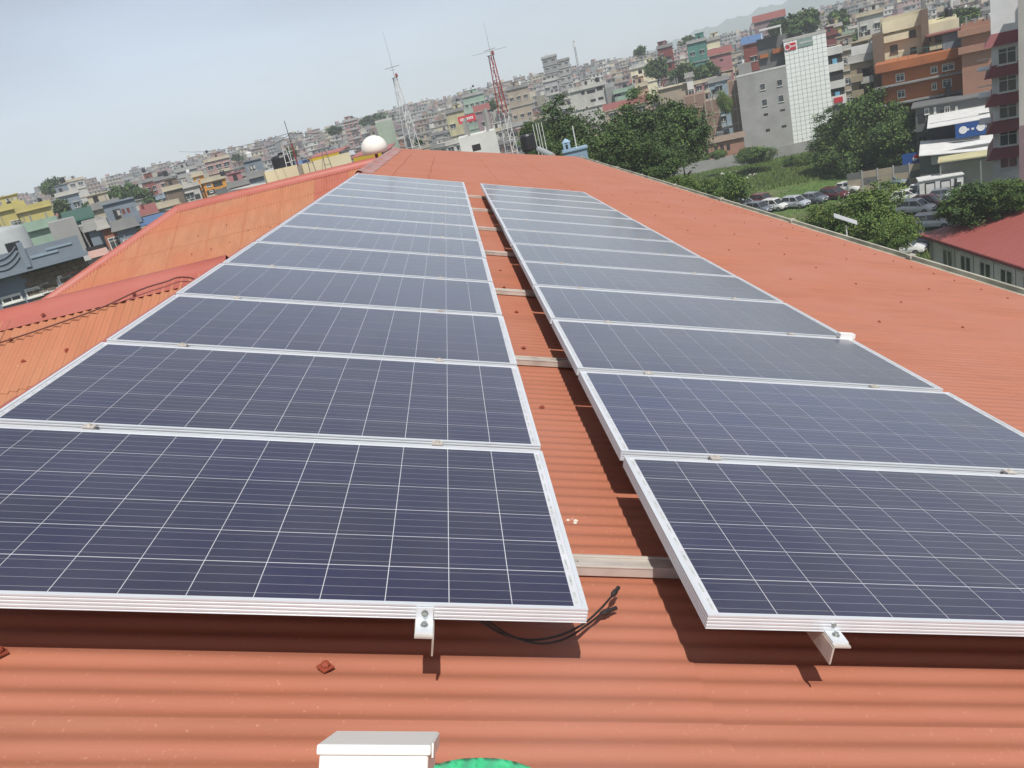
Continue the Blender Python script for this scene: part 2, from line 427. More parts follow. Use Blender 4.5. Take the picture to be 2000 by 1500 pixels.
# roofing bolts with square washers
def bolt_mesh():
    mb = MB(); s = 0.017
    mb.box(-s, -s, 0, s, s, 0.004)
    for q in range(len(mb.v)):
        x, y, z = mb.v[q]; mb.v[q] = ((x - y) * .72, (x + y) * .72, z)
    mb.lathe([(0.0125, 0.004), (0.0125, 0.012), (0.010, 0.016), (0.003, 0.018)], n=8)
    return mb.mesh('bolt', BOLT_M)
BM = bolt_mesh()
bolts = []
rows = [(5.85, 0.48, 1.6, 24), (5.06, 1.93, 2.8, 26), (4.19, 0.966, 2.8, 30), (3.42, 1.93, 2.8, 30), (2.62, 0.966, 14.1, 32), (1.72, 0.966, 16.9, 30), (0.93, 0.966, 14.2, 30), (-0.7, 0.48, 16.2, 26), (-1.5, 0.48, 16.2, 27)]
for u, st, va, vb in rows:
    v = va
    while v < vb:
        j = round((v + 3.2) / PITCH) * PITCH - 3.2 + 0.02
        bolts.append((u + random.uniform(-.02, .02), j)); v += st
bolts += [(-0.653, -0.075 + 0.13), (-1.46, 0.085), (0.17, 5.1), (0.19, 5.9), (0.2, 4.2), (0.17, 6.9), (0.15, 2.1), (0.16, 3.2)]
for u, v in bolts:
    o = link('bolt', BM, office); o.matrix_local = frame_matrix(W3(u, v, HR + AMP + 0.004), (0, 1, 0), (-CA, 0, SA)) @ Matrix.Scale(0.95 if v < 1 else 0.7, 4)
for x, y, z in [(a[0], a[1], 0) for a in []]: pass
def wing_pt(px_, py_, ry):
    d = ray(px_, py_); nn = Vector((0, -TW, 1.0)); k = ZR - ry * TW
    return CAM + d * ((k - nn.dot(CAM)) / nn.dot(d))
for q in [(132, 686), (47, 708), (22, 665), (265, 579), (88, 620)] + [(387, 461), (443, 440), (413, 487), (375, 497), (449, 474), (485, 450), (528, 444)]:
    P = wing_pt(q[0], q[1], Y1 if q[0] < 300 else Y2)
    o = link('bolt', BM, office); up = Vector((0, -SWW, CW)); off = 0.03 if q in ((88, 620), (265, 579)) else 0.012
    o.matrix_local = frame_matrix(P + up * off, (1, 0, 0), (0, CW, SWW)) @ Matrix.Scale(0.95, 4)

# ================================================================== solar arrays
ALU = mat('aluminium', srgb(220, 224, 228), srgb(208, 212, 216), rough=0.38, metal=0.25, scale=3, spec=0.6)
ALU2 = mat('raw_aluminium', srgb(212, 205, 196), srgb(186, 178, 170), rough=0.42, metal=0.3, scale=5, streak=(1, 6, 1), wear=(srgb(168, 158, 150), 6, 0.55, 0.75))
STEEL = mat('zinc_bolt', srgb(176, 180, 176), rough=0.3, metal=0.8, scale=20)
def busbars(N, L, tc, out):                      # four fine printed lines per cell
    sp = N.new('ShaderNodeSeparateXYZ'); L.new(tc.outputs['Object'], sp.inputs[0])
    a = N.new('ShaderNodeMath'); a.operation = 'MULTIPLY'; a.inputs[1].default_value = 1 / 0.039; L.new(sp.outputs[1], a.inputs[0])
    f = N.new('ShaderNodeMath'); f.operation = 'FRACT'; L.new(a.outputs[0], f.inputs[0])
    d = N.new('ShaderNodeMath'); d.operation = 'SUBTRACT'; d.inputs[1].default_value = 0.5; L.new(f.outputs[0], d.inputs[0])
    e = N.new('ShaderNodeMath'); e.operation = 'ABSOLUTE'; L.new(d.outputs[0], e.inputs[0])
    g = N.new('ShaderNodeMath'); g.operation = 'LESS_THAN'; g.inputs[1].default_value = 0.022; L.new(e.outputs[0], g.inputs[0])
    g2 = N.new('ShaderNodeMath'); g2.operation = 'MULTIPLY'; g2.inputs[1].default_value = 0.5; L.new(g.outputs[0], g2.inputs[0])
    # dust film, from world noise
    ge = N.new('ShaderNodeNewGeometry'); nz = N.new('ShaderNodeTexNoise'); nz.inputs['Scale'].default_value = 2.2; nz.inputs['Detail'].default_value = 6
    L.new(ge.outputs['Position'], nz.inputs[0])
    r = N.new('ShaderNodeMapRange'); r.inputs[1].default_value = 0.35; r.inputs[2].default_value = 0.75; r.inputs[3].default_value = 0.01; r.inputs[4].default_value = 0.08; L.new(nz.outputs[0], r.inputs[0])
    md = N.new('ShaderNodeMix'); md.data_type = 'RGBA'; md.inputs[7].default_value = (0.34, 0.32, 0.30, 1)
    # cell to cell tint
    oi = N.new('ShaderNodeObjectInfo'); hs = N.new('ShaderNodeHueSaturation')
    rr = N.new('ShaderNodeMapRange'); rr.inputs[3].default_value = 0.85; rr.inputs[4].default_value = 1.12; L.new(oi.outputs['Random'], rr.inputs[0])
    L.new(rr.outputs[0], hs.inputs['Value']); L.new(out, hs.inputs['Color'])
    rs = N.new('ShaderNodeMapRange'); rs.inputs[3].default_value = 0.9; rs.inputs[4].default_value = 1.06; L.new(oi.outputs['Random'], rs.inputs[0]); L.new(rs.outputs[0], hs.inputs['Saturation'])
    L.new(r.outputs[0], md.inputs[0]); L.new(hs.outputs[0], md.inputs[6])
    m2 = N.new('ShaderNodeMix'); m2.data_type = 'RGBA'; m2.inputs[7].default_value = (0.42, 0.42, 0.46, 1)
    L.new(g2.outputs[0], m2.inputs[0]); L.new(md.outputs[2], m2.inputs[6]); return m2.outputs[2]
CELL_A = mat('cell_dark', (0.016, 0.015, 0.052), (0.022, 0.019, 0.050), rough=0.35, scale=22, coat=1.0, coat_r=0.13, spec=0.3, extra=busbars, detail=6)
CELL_B = mat('cell_blue', (0.018, 0.020, 0.075), (0.025, 0.027, 0.080), rough=0.35, scale=22, coat=1.0, coat_r=0.13, spec=0.3, extra=busbars, detail=6)
BACK = mat('backsheet_white', (0.66, 0.66, 0.70), rough=0.5, scale=4, coat=1.0, coat_r=0.13)
TAPE = mat('label_tape', srgb(196, 200, 196), srgb(150, 156, 150), rough=0.5, scale=60)
PWD, PDP, FH = 1.956, 0.992, 0.040
def frame_mesh():
    # profile in (inward, z): lip on top, grooved outer face
    prof = [(0.012, -0.0045), (0.012, 0.0), (0.0, 0.0)]
    z = 0.0
    for k in range(4):
        prof += [(0.0, -0.0045 - k * 0.0098), (0.0018, -0.0055 - k * 0.0098), (0.0018, -0.0083 - k * 0.0098 - 0.0008), (0.0, -0.0095 - k * 0.0098)]
    prof += [(0.0, -FH), (0.028, -FH), (0.028, -FH + 0.002), (0.003, -FH + 0.002), (0.003, -0.0045)]
    mb = MB(); k = len(prof)
    for sx, sy in ((0, 0), (1, 0), (1, 1), (0, 1)):
        for a, z in prof:
            mb.v.append((a if sx == 0 else PWD - a, a if sy == 0 else PDP - a, z))
    for c in range(4):
        d = (c + 1) % 4
        for j in range(k):
            j2 = (j + 1) % k
            mb.f.append((c * k + j, c * k + j2, d * k + j2, d * k + j)); mb.mi.append(0)
    return mb.mesh('frame', ALU)
FRAME_ME = frame_mesh()
BACK_ME = MB().box(0.004, 0.004, -0.0075, PWD - 0.004, PDP - 0.004, -0.0035).mesh('backsheet', BACK)
CX, CY = 0.1575, 0.1600; CUX, CUY = (PWD - 12 * CX) / 2, (PDP - 6 * CY) / 2
def cell_box(mb, ox, oy): mb.box(ox, oy, -0.0034, ox + 0.1554, oy + 0.1566, -0.0030)
def cell_mesh(M):
    mb = MB(); cell_box(mb, 0, 0); return mb.mesh('cell', M)
CELLS = {'A': cell_mesh(CELL_A), 'B': cell_mesh(CELL_B)}
TAPE_ME = MB()
for q in range(12):
    yy = 0.03 + q * 0.08
    TAPE_ME.box(PWD - 0.027, yy, -0.00335, PWD - 0.021, yy + 0.05, -0.0031); TAPE_ME.box(0.021, yy, -0.00335, 0.027, yy + 0.05, -0.0031)
TAPE_ME = TAPE_ME.mesh('ribbon', TAPE)
ALL_CELLS = {}
for kx, M in (('A', CELL_A), ('B', CELL_B)):
    mb = MB()
    for i in range(12):
        for j in range(6): cell_box(mb, CUX + i * CX + 0.0015, CUY + j * CY + 0.002)
    ALL_CELLS[kx] = mb.mesh('cells', M)
RAILS_U = {'L': (-1.60, -0.385), 'R': (0.66, 1.86)}
VP = 1.0412; GAP = 0.3022
ORD = ['nearest', 'second', 'third', 'fourth', 'fifth', 'sixth', 'seventh', 'eighth', 'ninth', 'tenth', 'eleventh', 'twelfth', 'farthest']
def plane_mat(u, v, h=0.0): return frame_matrix(W3(u, v, h), (CA, 0, -SA), (0, 1, 0))
CLAMP_ME = MB().box(-0.02, -0.018, -0.001, 0.02, 0.018, 0.004).lathe([(0.008, 0.004), (0.008, 0.011)], n=6).box(-0.019, -0.006, -0.04, 0.019, 0.006, -0.001).mesh('mid_clamp', ALU2)
jit = random.Random(3)
for side in 'LR':
    u0 = -PWD if side == 'L' else GAP
    for k in range(13):
        v = k * VP - (0.011 if side == 'R' else 0); du = jit.uniform(-.003, .003)
        tone = 'B' if (side == 'R' and k == 1) else 'A'
        lab = ('%s solar panel of the %s row counted from the front%s' % (ORD[k], 'left' if side == 'L' else 'right', ', bluer than the others' if tone == 'B' else '')) if k else \
              ('nearest panel of the left row, above two loose black plugs' if side == 'L' else 'nearest panel of the right row, one bracket on its front edge')
        if k == 12: lab = 'farthest panel of the %s row, beside bare red roof' % ('left' if side == 'L' else 'right')
        t = thing('solar_panel', lab, 'solar panel', group='solar panels in two rows on the red roof')
        t.matrix_world = plane_mat(u0 + du, v, 0.0 + (0.0015 * jit.uniform(-1, 1)))
        link('frame', FRAME_ME, t); link('backsheet', BACK_ME, t)
        if k < 7:
            for i in range(12):
                for j in range(6):
                    link('cell', CELLS[tone], t, (CUX + i * CX + 0.0015, CUY + j * CY + 0.002, 0))
            link('ribbon', TAPE_ME, t, kind='stuff')
        else:
            link('cells', ALL_CELLS[tone], t, kind='stuff')
        if k < 12:
            for uu in RAILS_U[side]:
                o = link('clamp', CLAMP_ME, t, (uu - u0, PDP + (VP - PDP) / 2, 0))
# small white plate at the end of the right row between panels 3 and 4
pl = MB(); pl.box(-0.05, -0.02, 0.0, 0.05, 0.03, 0.03)
o = pl.build('end_cap', mat('white_plastic', (0.8, 0.8, 0.78), rough=0.4)); o.matrix_world = plane_mat(GAP + PWD - 0.03, 3 * VP - 0.04, 0.001)
tag(o, 'small white cap on the outer edge of the right panel row', 'cap')
# rails along the rows (angle section) and stub feet
def rail(u, side, lab):
    t = thing('mounting_rail', lab, 'rail', group='angle rails under the panel rows')
    t.matrix_world = plane_mat(u, -0.07, 0)
    s = -1 if side == 'L' else 1
    L = 13 * VP + 0.2
    MB().box(min(0, s * 0.045), 0, -0.046, max(0, s * 0.045), L, -0.0415).build('flange', ALU2, t)
    MB().box(-0.002 if s > 0 else -0.0025, 0.0, -0.095, 0.0025 if s > 0 else 0.002, L, -0.0465).build('web', ALU2, t)
    # end bracket holding the front edge of the first panel
    b = thing_part('bracket', t)
    MB().box(s * 0.0225 - 0.021, 0.0635, -0.041, s * 0.0225 + 0.021, 0.0685, -0.004).build('upright_plate', ALU, b)
    MB().box(s * 0.0225 - 0.021, 0.012, -0.0412, s * 0.0225 + 0.021, 0.0633, -0.0365).build('foot_plate', ALU, b)
    bm = MB()
    for k in range(2):
        pass
    bm.lathe([(0.010, 0), (0.010, 0.002), (0.0065, 0.002), (0.0065, 0.008)], c=(s * 0.0225, 0.040, -0.0365), n=8)
    q = len(bm.v)
    bm.lathe([(0.009, 0), (0.009, 0.0025), (0.006, 0.0025), (0.006, 0.008)], c=(0, 0, 0), n=8)
    for i in range(q, len(bm.v)):
        x, y, z = bm.v[i]; bm.v[i] = (s * 0.0225 + x, 0.0635 - z, -0.018 + y)
    bm.build('bolt', STEEL, b)
def thing_part(name, parent):
    o = bpy.data.objects.new(name, None); COL.objects.link(o); o.parent = parent; o.empty_display_size = 0.05; return o
rail(-1.60, 'L', 'angle rail under the left row, along its outer side near the ridge')
rail(-0.385, 'L', 'angle rail under the left row, its cut end poking out left of the plugs')
rail(0.62, 'R', 'angle rail under the right row, its cut end poking out below the front edge')
rail(1.86, 'R', 'angle rail under the right row, along its outer side towards the eave')
# flat cross bars on the roof
bars = [0.56, 2.85, 4.83, 6.81, 8.76, 10.95, 13.1]
for k, v in enumerate(bars):
    t = MB().box(-0.03, -0.042, -0.206, 0.42, 0.042, -0.190)
    t = MB(); t.box(-1.95, -0.036, HR + AMP + .006, 2.2, 0.036, -0.205 + .006); t.box(-1.95, -0.038, -0.205 + .006, 2.2, -0.026, -0.2 + .008); t.box(-1.95, 0.026, -0.205 + .006, 2.2, 0.038, -0.2 + .008)
    o = t.build('cross_bar', ALU2); bevel(o, 0.002)
    o.matrix_world = plane_mat(0, v, 0)
    tag(o, '%s silver cross bar from the front in the gap between the panel rows' % ORD[k] if k else 'nearest silver cross bar between the rows, with small black writing', 'bar', 'cross bars bridging the gap between the rows')
    if k == 0:
        w = MB()
        for q in range(9):
            w.box(0.035 + q * 0.006, -0.004 + 0.002 * sin(q * 2), -0.1992, 0.038 + q * 0.006, 0.004 + 0.003 * cos(q * 3), -0.1988)
        wo = w.build('writing', mat('ink', (0.05, 0.04, 0.04))); wo.parent = o
    # stand-off legs under the rails
    for uu in (-1.60, -0.387, 0.622, 1.86):
        pass
# stand-offs: small L feet carrying the rails on the bars
for k, v in enumerate(bars):
    for q, uu in enumerate((-1.605, -0.39, 0.625, 1.855)):
        f = MB(); f.box(0, -0.02, -0.2, 0.004, 0.02, -0.05); f.box(-0.03, -0.02, -0.2, 0.0, 0.02, -0.196)
        o = f.build('stand_off', ALU2); o.matrix_world = plane_mat(uu + (0.003 if uu > 0 else -0.007), v, 0)
        tag(o, 'small metal foot under the %s row, on the %s cross bar, %s rail' % ('left' if q < 2 else 'right', ORD[k], 'outer' if q in (0, 3) else 'inner'), 'foot', 'rail feet')

# loose cables with connectors
BLK = mat('black_rubber', (0.03, 0.024, 0.024), rough=0.5, scale=12)
def spline(pts, n=10):
    P = [Vector(p) for p in pts]; out = []
    P = [P[0] * 2 - P[1]] + P + [P[-1] * 2 - P[-2]]
    for i in range(1, len(P) - 2):
        for k in range(n):
            t = k / n
            out.append(0.5 * ((2 * P[i]) + (P[i + 1] - P[i - 1]) * t + (2 * P[i - 1] - 5 * P[i] + 4 * P[i + 1] - P[i + 2]) * t * t + (3 * P[i] - P[i - 1] - 3 * P[i + 1] + P[i + 2]) * t ** 3))
    out.append(P[-2]); return out
def onroof(x, y, h):
    u, v = on_plane(x, y, h); return W3(u, v, h)
for k, (pts, lab) in enumerate([
    ([(900, 1190, -.10), (940, 1214, -.12), (985, 1240, -.15), (1040, 1250, -.165), (1095, 1240, -.175), (1140, 1218, -.18), (1172, 1190, -.18), (1196, 1163, -.178)], 'black cable with its plug pointing up the gap'),
    ([(925, 1195, -.10), (955, 1215, -.12), (1000, 1243, -.15), (1055, 1257, -.17), (1105, 1247, -.185), (1150, 1218, -.20), (1175, 1198, -.205)], 'black cable with its short plug resting lower on the roof')]):
    c = MB().tube(spline([onroof(*p) for p in pts]), 0.0033, 8).build('cable', BLK, smooth=True)
    tag(c, lab, 'cable', 'loose panel cables')
    e = onroof(*pts[-1]); e2 = onroof(*((1206, 1150, -.176) if k == 0 else (1199, 1189, -.205)))
    d = (e2 - e)
    pm = MB(); pm.tube([e - d * .1, e + d * .15, e + d * .2, e + d * .6, e + d * .65, e + d * 1.2], 0.0075, 8); 
    for i, s_ in enumerate((0.6, 1.0, 1.15, 1.15, 0.85, 0.85)):
        ctr = (e - d * .1, e + d * .15, e + d * .2, e + d * .6, e + d * .65, e + d * 1.2)[i]
        for j in range(8):
            q = Vector(pm.v[i * 8 + j]); pm.v[i * 8 + j] = tuple(ctr + (q - ctr) * s_)
    p = pm.build('connector', BLK, smooth=False); p.parent = c
# dark cable lying over the near orange wing
pts = []
for q in [(-40, 688), (40, 663), (120, 636), (200, 607), (280, 577), (330, 561), (352, 553), (375, 553), (385, 556)]:
    P = wing_pt(q[0], q[1], Y1); pts.append(P + Vector((0, -SWW, CW)) * (0.03 if q[0] < 270 else 0.06))
tag(MB().tube(spline(pts, 5), 0.007, 6).build('cable', mat('brown_cable', srgb(92, 48, 42), rough=0.6)), 'dark brown cable lying across the near orange wing roof', 'cable')
u_, v_ = on_plane(1123, 1016, HR); mb = MB(); rq = random.Random(9)
for k in range(7):
    a, b, rr = rq.gauss(0, .012), rq.gauss(-.004, .02), rq.uniform(.003, .010)
    mb.lathe([(rr, 0), (rr * .7, .0025), (rr * .2, .003)], c=(a, b, AMP * .6), n=7)
o = mb.build('bird_dropping', mat('dropping_white', srgb(226, 220, 208), rough=.8), kind='stuff'); o.matrix_world = plane_mat(u_, v_, HR); tag(o, 'white splash of bird droppings on the red roof between the rows', 'droppings')
# junction box at the bottom edge
P = [at_depth(*q) for q in ((648, 1427, 1.60), (848, 1428, 1.60), (852, 1456, 1.44), (627, 1454, 1.44))]
c = (P[0] + P[1] + P[2] + P[3]) / 4
X = ((P[1] - P[0]).normalized() + (P[2] - P[3]).normalized()).normalized()
Yb = ((P[0] + P[1]) / 2 - (P[2] + P[3]) / 2); Yb = (Yb - X * Yb.dot(X)); dep = Yb.length; Yb.normalize()
wd = ((P[1] - P[0]).length + (P[2] - P[3]).length) / 2
t = thing('junction_box', 'white plastic box with overhanging lid on the red roof', 'box')
t.matrix_world = frame_matrix(c, X, Yb)
WP = mat('white_pvc', (0.80, 0.79, 0.75), (0.78, 0.76, 0.71), rough=0.4, scale=6)
bevel(MB().box(-wd / 2, -dep / 2, -0.018, wd / 2, dep / 2, 0.0).build('lid', WP, t), 0.004, 3)
bevel(MB().box(-wd / 2 + .005, -dep / 2 + .005, -0.20, wd / 2 - .005, dep / 2 - .004, -0.0185).build('body', WP, t), 0.004, 3)
MB().box(wd / 2, -dep / 2 + .02, -0.024, wd / 2 + 0.003, dep / 2 - .02, 0.0).build('latch', WP, t)
# green plastic sheet bunched beside it
mb = MB(); n = 26; mrow = 12
rg = random.Random(5)
for i in range(mrow + 1):
    for j in range(n + 1):
        a = j / n; k = i / mrow
        xx = 850 + 210 * a
        top = 1480 + 22 * (abs(a - 0.42) / 0.5) ** 2.4
        Q = at_depth(xx, top + 90 * k, 1.42 - 0.12 * k + 0.012 * sin(j * 1.1 + i * 0.7) + 0.008 * sin(j * 2.7 - i))
        mb.v.append(tuple(Q))
for i in range(mrow):
    for j in range(n):
        a = i * (n + 1) + j; mb.f.append((a, a + n + 1, a + n + 2, a + 1)); mb.mi.append(0)
o = mb.build('plastic_bag', mat('green_plastic', srgb(58, 178, 122), srgb(88, 196, 146), rough=0.35, scale=8), smooth=True)
so_ = o.modifiers.new('solid', 'SOLIDIFY'); so_.thickness = 0.004
tag(o, 'crumpled green plastic bag at the bottom edge, beside the white box', 'bag')
#PART2
# ================================================================== buildings
def cm(name, r, g, b, **k):
    lum = .3 * r + .59 * g + .11 * b; q = .0 if name in ('wall_orange', 'wall_yellow', 'wall_lemon', 'wall_rust') else .18
    r, g, b = [(c * (1 - q) + lum * q) * .95 for c in (r, g, b)]
    return mat(name, srgb(r, g, b), tuple(c * 0.8 for c in srgb(r, g, b)), rough=0.9, scale=k.pop('scale', 0.35), detail=7, wear=(tuple(c * 0.55 + 0.03 for c in srgb(r, g, b)), k.pop('ws', 0.25), 0.52, 0.78), **k)
GLASS = mat('window_glass', (0.035, 0.042, 0.05), (0.09, 0.10, 0.11), rough=0.12, scale=0.35, spec=0.8, detail=1)
WFR = mat('window_frame_white', srgb(214, 214, 208), rough=0.5, scale=2)
WBR = mat('window_frame_brown', srgb(92, 66, 52), rough=0.6, scale=2)
BLACK = mat('tank_black', (0.022, 0.022, 0.026), rough=0.45, scale=2)
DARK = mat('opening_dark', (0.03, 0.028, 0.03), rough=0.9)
CONC = cm('concrete', 150, 150, 146)
METW = mat('white_metal', srgb(214, 214, 212), rough=0.5, scale=1)
def stripes(N, L, tc, out):                       # brick courses for far walls (finer than the pieces one can tell apart)
    br = N.new('ShaderNodeTexBrick'); br.inputs['Scale'].default_value = 4.0; br.inputs['Mortar Size'].default_value = 0.018
    mp = N.new('ShaderNodeMapping'); mp.inputs['Rotation'].default_value = (pi / 2, 0, 0); L.new(tc.outputs['Object'], mp.inputs[0]); L.new(mp.outputs[0], br.inputs[0])
    L.new(out, br.inputs['Color1']); br.inputs['Color2'].default_value = (*srgb(136, 104, 88), 1); br.inputs['Mortar'].default_value = (*srgb(150, 138, 126), 1)
    return br.outputs[0]
WALLS = {
 'brick-brown': cm('wall_brick', 140, 108, 92, extra=stripes), 'dusty pink': cm('wall_pink', 178, 140, 134), 'cream': cm('wall_cream', 198, 186, 158),
 'grey': cm('wall_grey', 148, 148, 146), 'off-white': cm('wall_white', 196, 194, 186), 'pale yellow': cm('wall_paleyellow', 198, 190, 140),
 'pale green': cm('wall_palegreen', 160, 178, 154), 'pale blue': cm('wall_paleblue', 146, 168, 186), 'terracotta': cm('wall_terracotta', 166, 104, 80),
 'dark grey': cm('wall_darkgrey', 110, 112, 112), 'beige': cm('wall_beige', 176, 160, 138), 'mauve': cm('wall_mauve', 150, 126, 132),
 'orange': cm('wall_orange', 222, 152, 48), 'yellow': cm('wall_yellow', 196, 184, 116), 'teal': cm('wall_teal', 70, 138, 124), 'brick-red': cm('wall_red', 142, 66, 54),
 'white': cm('wall_bright', 220, 220, 214), 'maroon': cm('wall_maroon', 138, 62, 62), 'pink': cm('wall_rose', 186, 118, 122), 'brown': cm('wall_brown', 124, 104, 86),
 'mint': cm('wall_mint', 150, 180, 158), 'blue': cm('wall_blue', 66, 98, 160), 'peach': cm('wall_peach', 206, 164, 132), 'concrete': cm('wall_concrete', 170, 170, 167, ws=0.12),
 'slate-blue': cm('wall_slate', 128, 142, 156), 'tan': cm('wall_tan', 172, 156, 126), 'lemon cream': cm('wall_lemon', 234, 226, 194), 'rust-orange': cm('wall_rust', 178, 108, 66),
 'dusty orange': cm('wall_dusty', 178, 128, 104), 'navy': cm('wall_navy', 26, 30, 52)}
LEAF_C = mat('potted_green', (0.04, 0.08, 0.025), rough=.9)
ROOFRED = mat('roof_red_metal', srgb(136, 82, 76), rough=0.5, scale=1, streak=(6, 1, 1))
ROOFBLUE = mat('roof_blue_metal', srgb(84, 112, 150), rough=0.5, scale=1)
ROOFGREEN = mat('roof_green_metal', srgb(62, 92, 80), rough=0.5, scale=1)
ROOFGREY = mat('roof_grey_metal', srgb(172, 174, 176), rough=0.5, scale=1)
FOOT = []                                        # footprints (x, y, radius)
class Site:
    """a spot for a building: origin on the ground under the left end of its front; x right, y away, z up"""
    def __init__(s, xc, yt, D, yaw=0.0, zb=None):
        P = at_dist(xc, yt, D); s.D = D; s.az = atan2(P.x - CAM.x, P.y - CAM.y); s.rz = -s.az + yaw
        s.P = P; s.ex = Vector((cos(s.rz), sin(s.rz), 0)); s.ey = Vector((-sin(s.rz), cos(s.rz), 0))
        s.zb = terrain(P.x, P.y) - 0.5 if zb is None else zb
    def sz(s, x, y):                              # pixel on the front plane -> local x, z
        d = ray(x, y); t = (s.P - CAM).dot(s.ey) / d.dot(s.ey); Q = CAM + d * t
        return (Q - s.P).dot(s.ex), Q.z
WIN_CACHE = {}
def win_mesh(w, h, style):
    w, h = round(w, 1), round(h, 1); key = (w, h, style)
    if key in WIN_CACHE: return WIN_CACHE[key]
    mb = MB(); f = 0.10 if style != 'plain' else 0.05
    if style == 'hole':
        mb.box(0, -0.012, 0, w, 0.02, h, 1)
    else:
        mb.box(f, -0.02, f, w - f, 0.01, h - f, 1)
        for b in ((0, 0, w, f), (0, h - f, w, h), (0, f, f, h - f), (w - f, f, w, h - f)): mb.box(b[0], -0.08, b[1], b[2], 0.0, b[3], 0)
        if style in ('grid', 'brown'):
            n = max(2, int(w / 0.55))
            for i in range(1, n): mb.box(w * i / n - 0.03, -0.06, f, w * i / n + 0.03, -0.01, h - f, 0)
            if style == 'grid': mb.box(f, -0.065, h * 0.68, w - f, -0.01, h * 0.68 + 0.06, 0)
        mb.box(-0.08, -0.16, -0.07, w + 0.08, 0, 0, 0)
    me = mb.mesh('window', [WBR if style == 'brown' else WFR, GLASS if style != 'hole' else DARK])
    WIN_CACHE[key] = me; return me
def place_win(par, x, z, w, h, style, y=0.0, rot=0):
    o = link('window', win_mesh(w, h, style), par, (x, y, z)); 
    if rot: o.rotation_euler = (0, 0, rot)
    return o
def tank(mb, x, y, z, s=1.0):
    mb.lathe([(0.55 * s, 0.9), (0.6 * s, 1.0), (0.6 * s, 1.9 * s), (0.5 * s, 2.1 * s), (0.15, 2.25 * s)], c=(x, y, z), n=8)
def house(label, P, rz, w, d, zt, zb, colour, n, cat='house', group=None, roof=None, near=False, rng=random, stair=True, tanks=1, wins='auto', style='grid', slabs=True, parapet=True, front_only=False, name='house'):
    t = thing(name, label, cat, (P[0], P[1], zb), rz, group)
    H = zt - zb; WM = WALLS[colour]
    wall = MB(); wall.box(-w / 2, 0, 0, w / 2, d, H); bal = []
    sh = H / n
    trim = MB(); sc = WALLS[rng.choice(['off-white', 'grey', 'cream', 'concrete', colour])]
    if slabs:
        for k in range(1, n + 1):
            e = 0.35 if k < n else 0.5
            trim.box(-w / 2 - e, -e, k * sh - 0.16, w / 2 + e, d + e * 0.5, k * sh + (0.06 if k < n else 0.02))
        if rng.random() < 0.6:                   # balcony with parapet on some floors
            x0 = rng.choice([-w / 2, -w * 0.1]); x1 = x0 + w * rng.uniform(0.4, 0.6)
            for k in range(1, n):
                trim.box(x0, -1.15, k * sh - 0.16, x1, -0.36, k * sh - 0.02); trim.box(x0, -1.15, k * sh, x1, -1.07, k * sh + 0.85); bal.append((x0, x1, k))
    ztop = H
    if parapet:
        e = 0.3 if slabs else 0
        for b in ((-w / 2 - e, -e, w / 2 + e, -e + 0.12), (-w / 2 - e, d - .12, w / 2 + e, d), (-w / 2 - e, -e + .12, -w / 2 - e + 0.12, d - .12), (w / 2 + e - 0.12, -e + .12, w / 2 + e, d - .12)):
            trim.box(b[0], b[1], H + 0.02, b[2], b[3], H + 0.95)
    wall.build('wall', WM, t)
    if bal:
        dk = MB()
        for x0, x1, k in bal: dk.box(x0 + .3, -.05, k * sh + .1, x0 + 1.2, -.003, k * sh + 2.1); dk.box(x1 - 1.6, -.05, k * sh + .9, x1 - .3, -.003, k * sh + 2.1)
        dk.build('balcony_doors', DARK, t, kind='stuff')
    if trim.f: trim.build('floor_slab', sc, t, kind='stuff')
    if stair:
        sx = rng.uniform(-w / 2, w / 2 - 3); st = MB(); hh = rng.uniform(2.2, 2.8)
        st.box(sx, d * 0.35, H, sx + rng.uniform(2.4, 3.4), d * 0.85, H + hh); st.box(sx - .25, d * 0.35 - .25, H + hh, sx + 3.4, d * 0.85 + .25, H + hh + .15)
        st.build('stair_room', WM, t); ztop = H
        dk = MB().box(sx + 0.8, d * 0.35 - .03, H + .1, sx + 1.6, d * 0.35 - .005, H + 2); dk.build('door', DARK, t)
    if tanks:
        for q in range(tanks):
            tk = MB(); tank(tk, rng.uniform(-w / 2 + 1, w / 2 - 1), d * rng.uniform(.3, .9), H + (2.4 if stair and rng.random() < .4 else 0), rng.uniform(.8, 1.15))
            for zz in (0,): 
                c = tk.v[0]; tk.box(c[0] - 1.1, c[1] - .5, H, c[0] - 1.0, c[1] - .4, H + 1.0); tk.box(c[0] - .2, c[1] - .5, H, c[0] - .1, c[1] - .4, H + 1.0); tk.box(c[0] - 1.2, c[1] - .6, H + .93, c[0] + .1, c[1] + .6, H + 1.0)
            tk.build('roof_tank', BLACK if rng.random() < .75 else METW, t)
    if roof:                                      # pitched metal roof
        M, hr = roof; rf = MB(); e = 0.5
        a = [(-w / 2 - e, -e, H + .05), (w / 2 + e, -e, H + .05), (w / 2 + e, d + e, H + .05), (-w / 2 - e, d + e, H + .05)]
        r0, r1 = (-w / 2 - e, d / 2, H + hr), (w / 2 + e, d / 2, H + hr)
        rf.face([a[0], a[1], r1, r0]); rf.face([a[2], a[3], r0, r1]); rf.face([a[1], a[2], r1]); rf.face([a[3], a[0], r0]); rf.face(a[::-1])
        rf.build('roof', M, t)
    if rng.random() < 0.45 and not roof:          # starter bars / posts on the roof
        pb = MB()
        for q in range(rng.randint(2, 5)):
            xx = -w / 2 + .3 + (w - .6) * rng.random(); yy = rng.choice([.2, d - .3]); pb.box(xx, yy, H, xx + .22, yy + .22, H + rng.uniform(.9, 2.0))
        pb.build('roof_posts', CONC, t, kind='stuff')
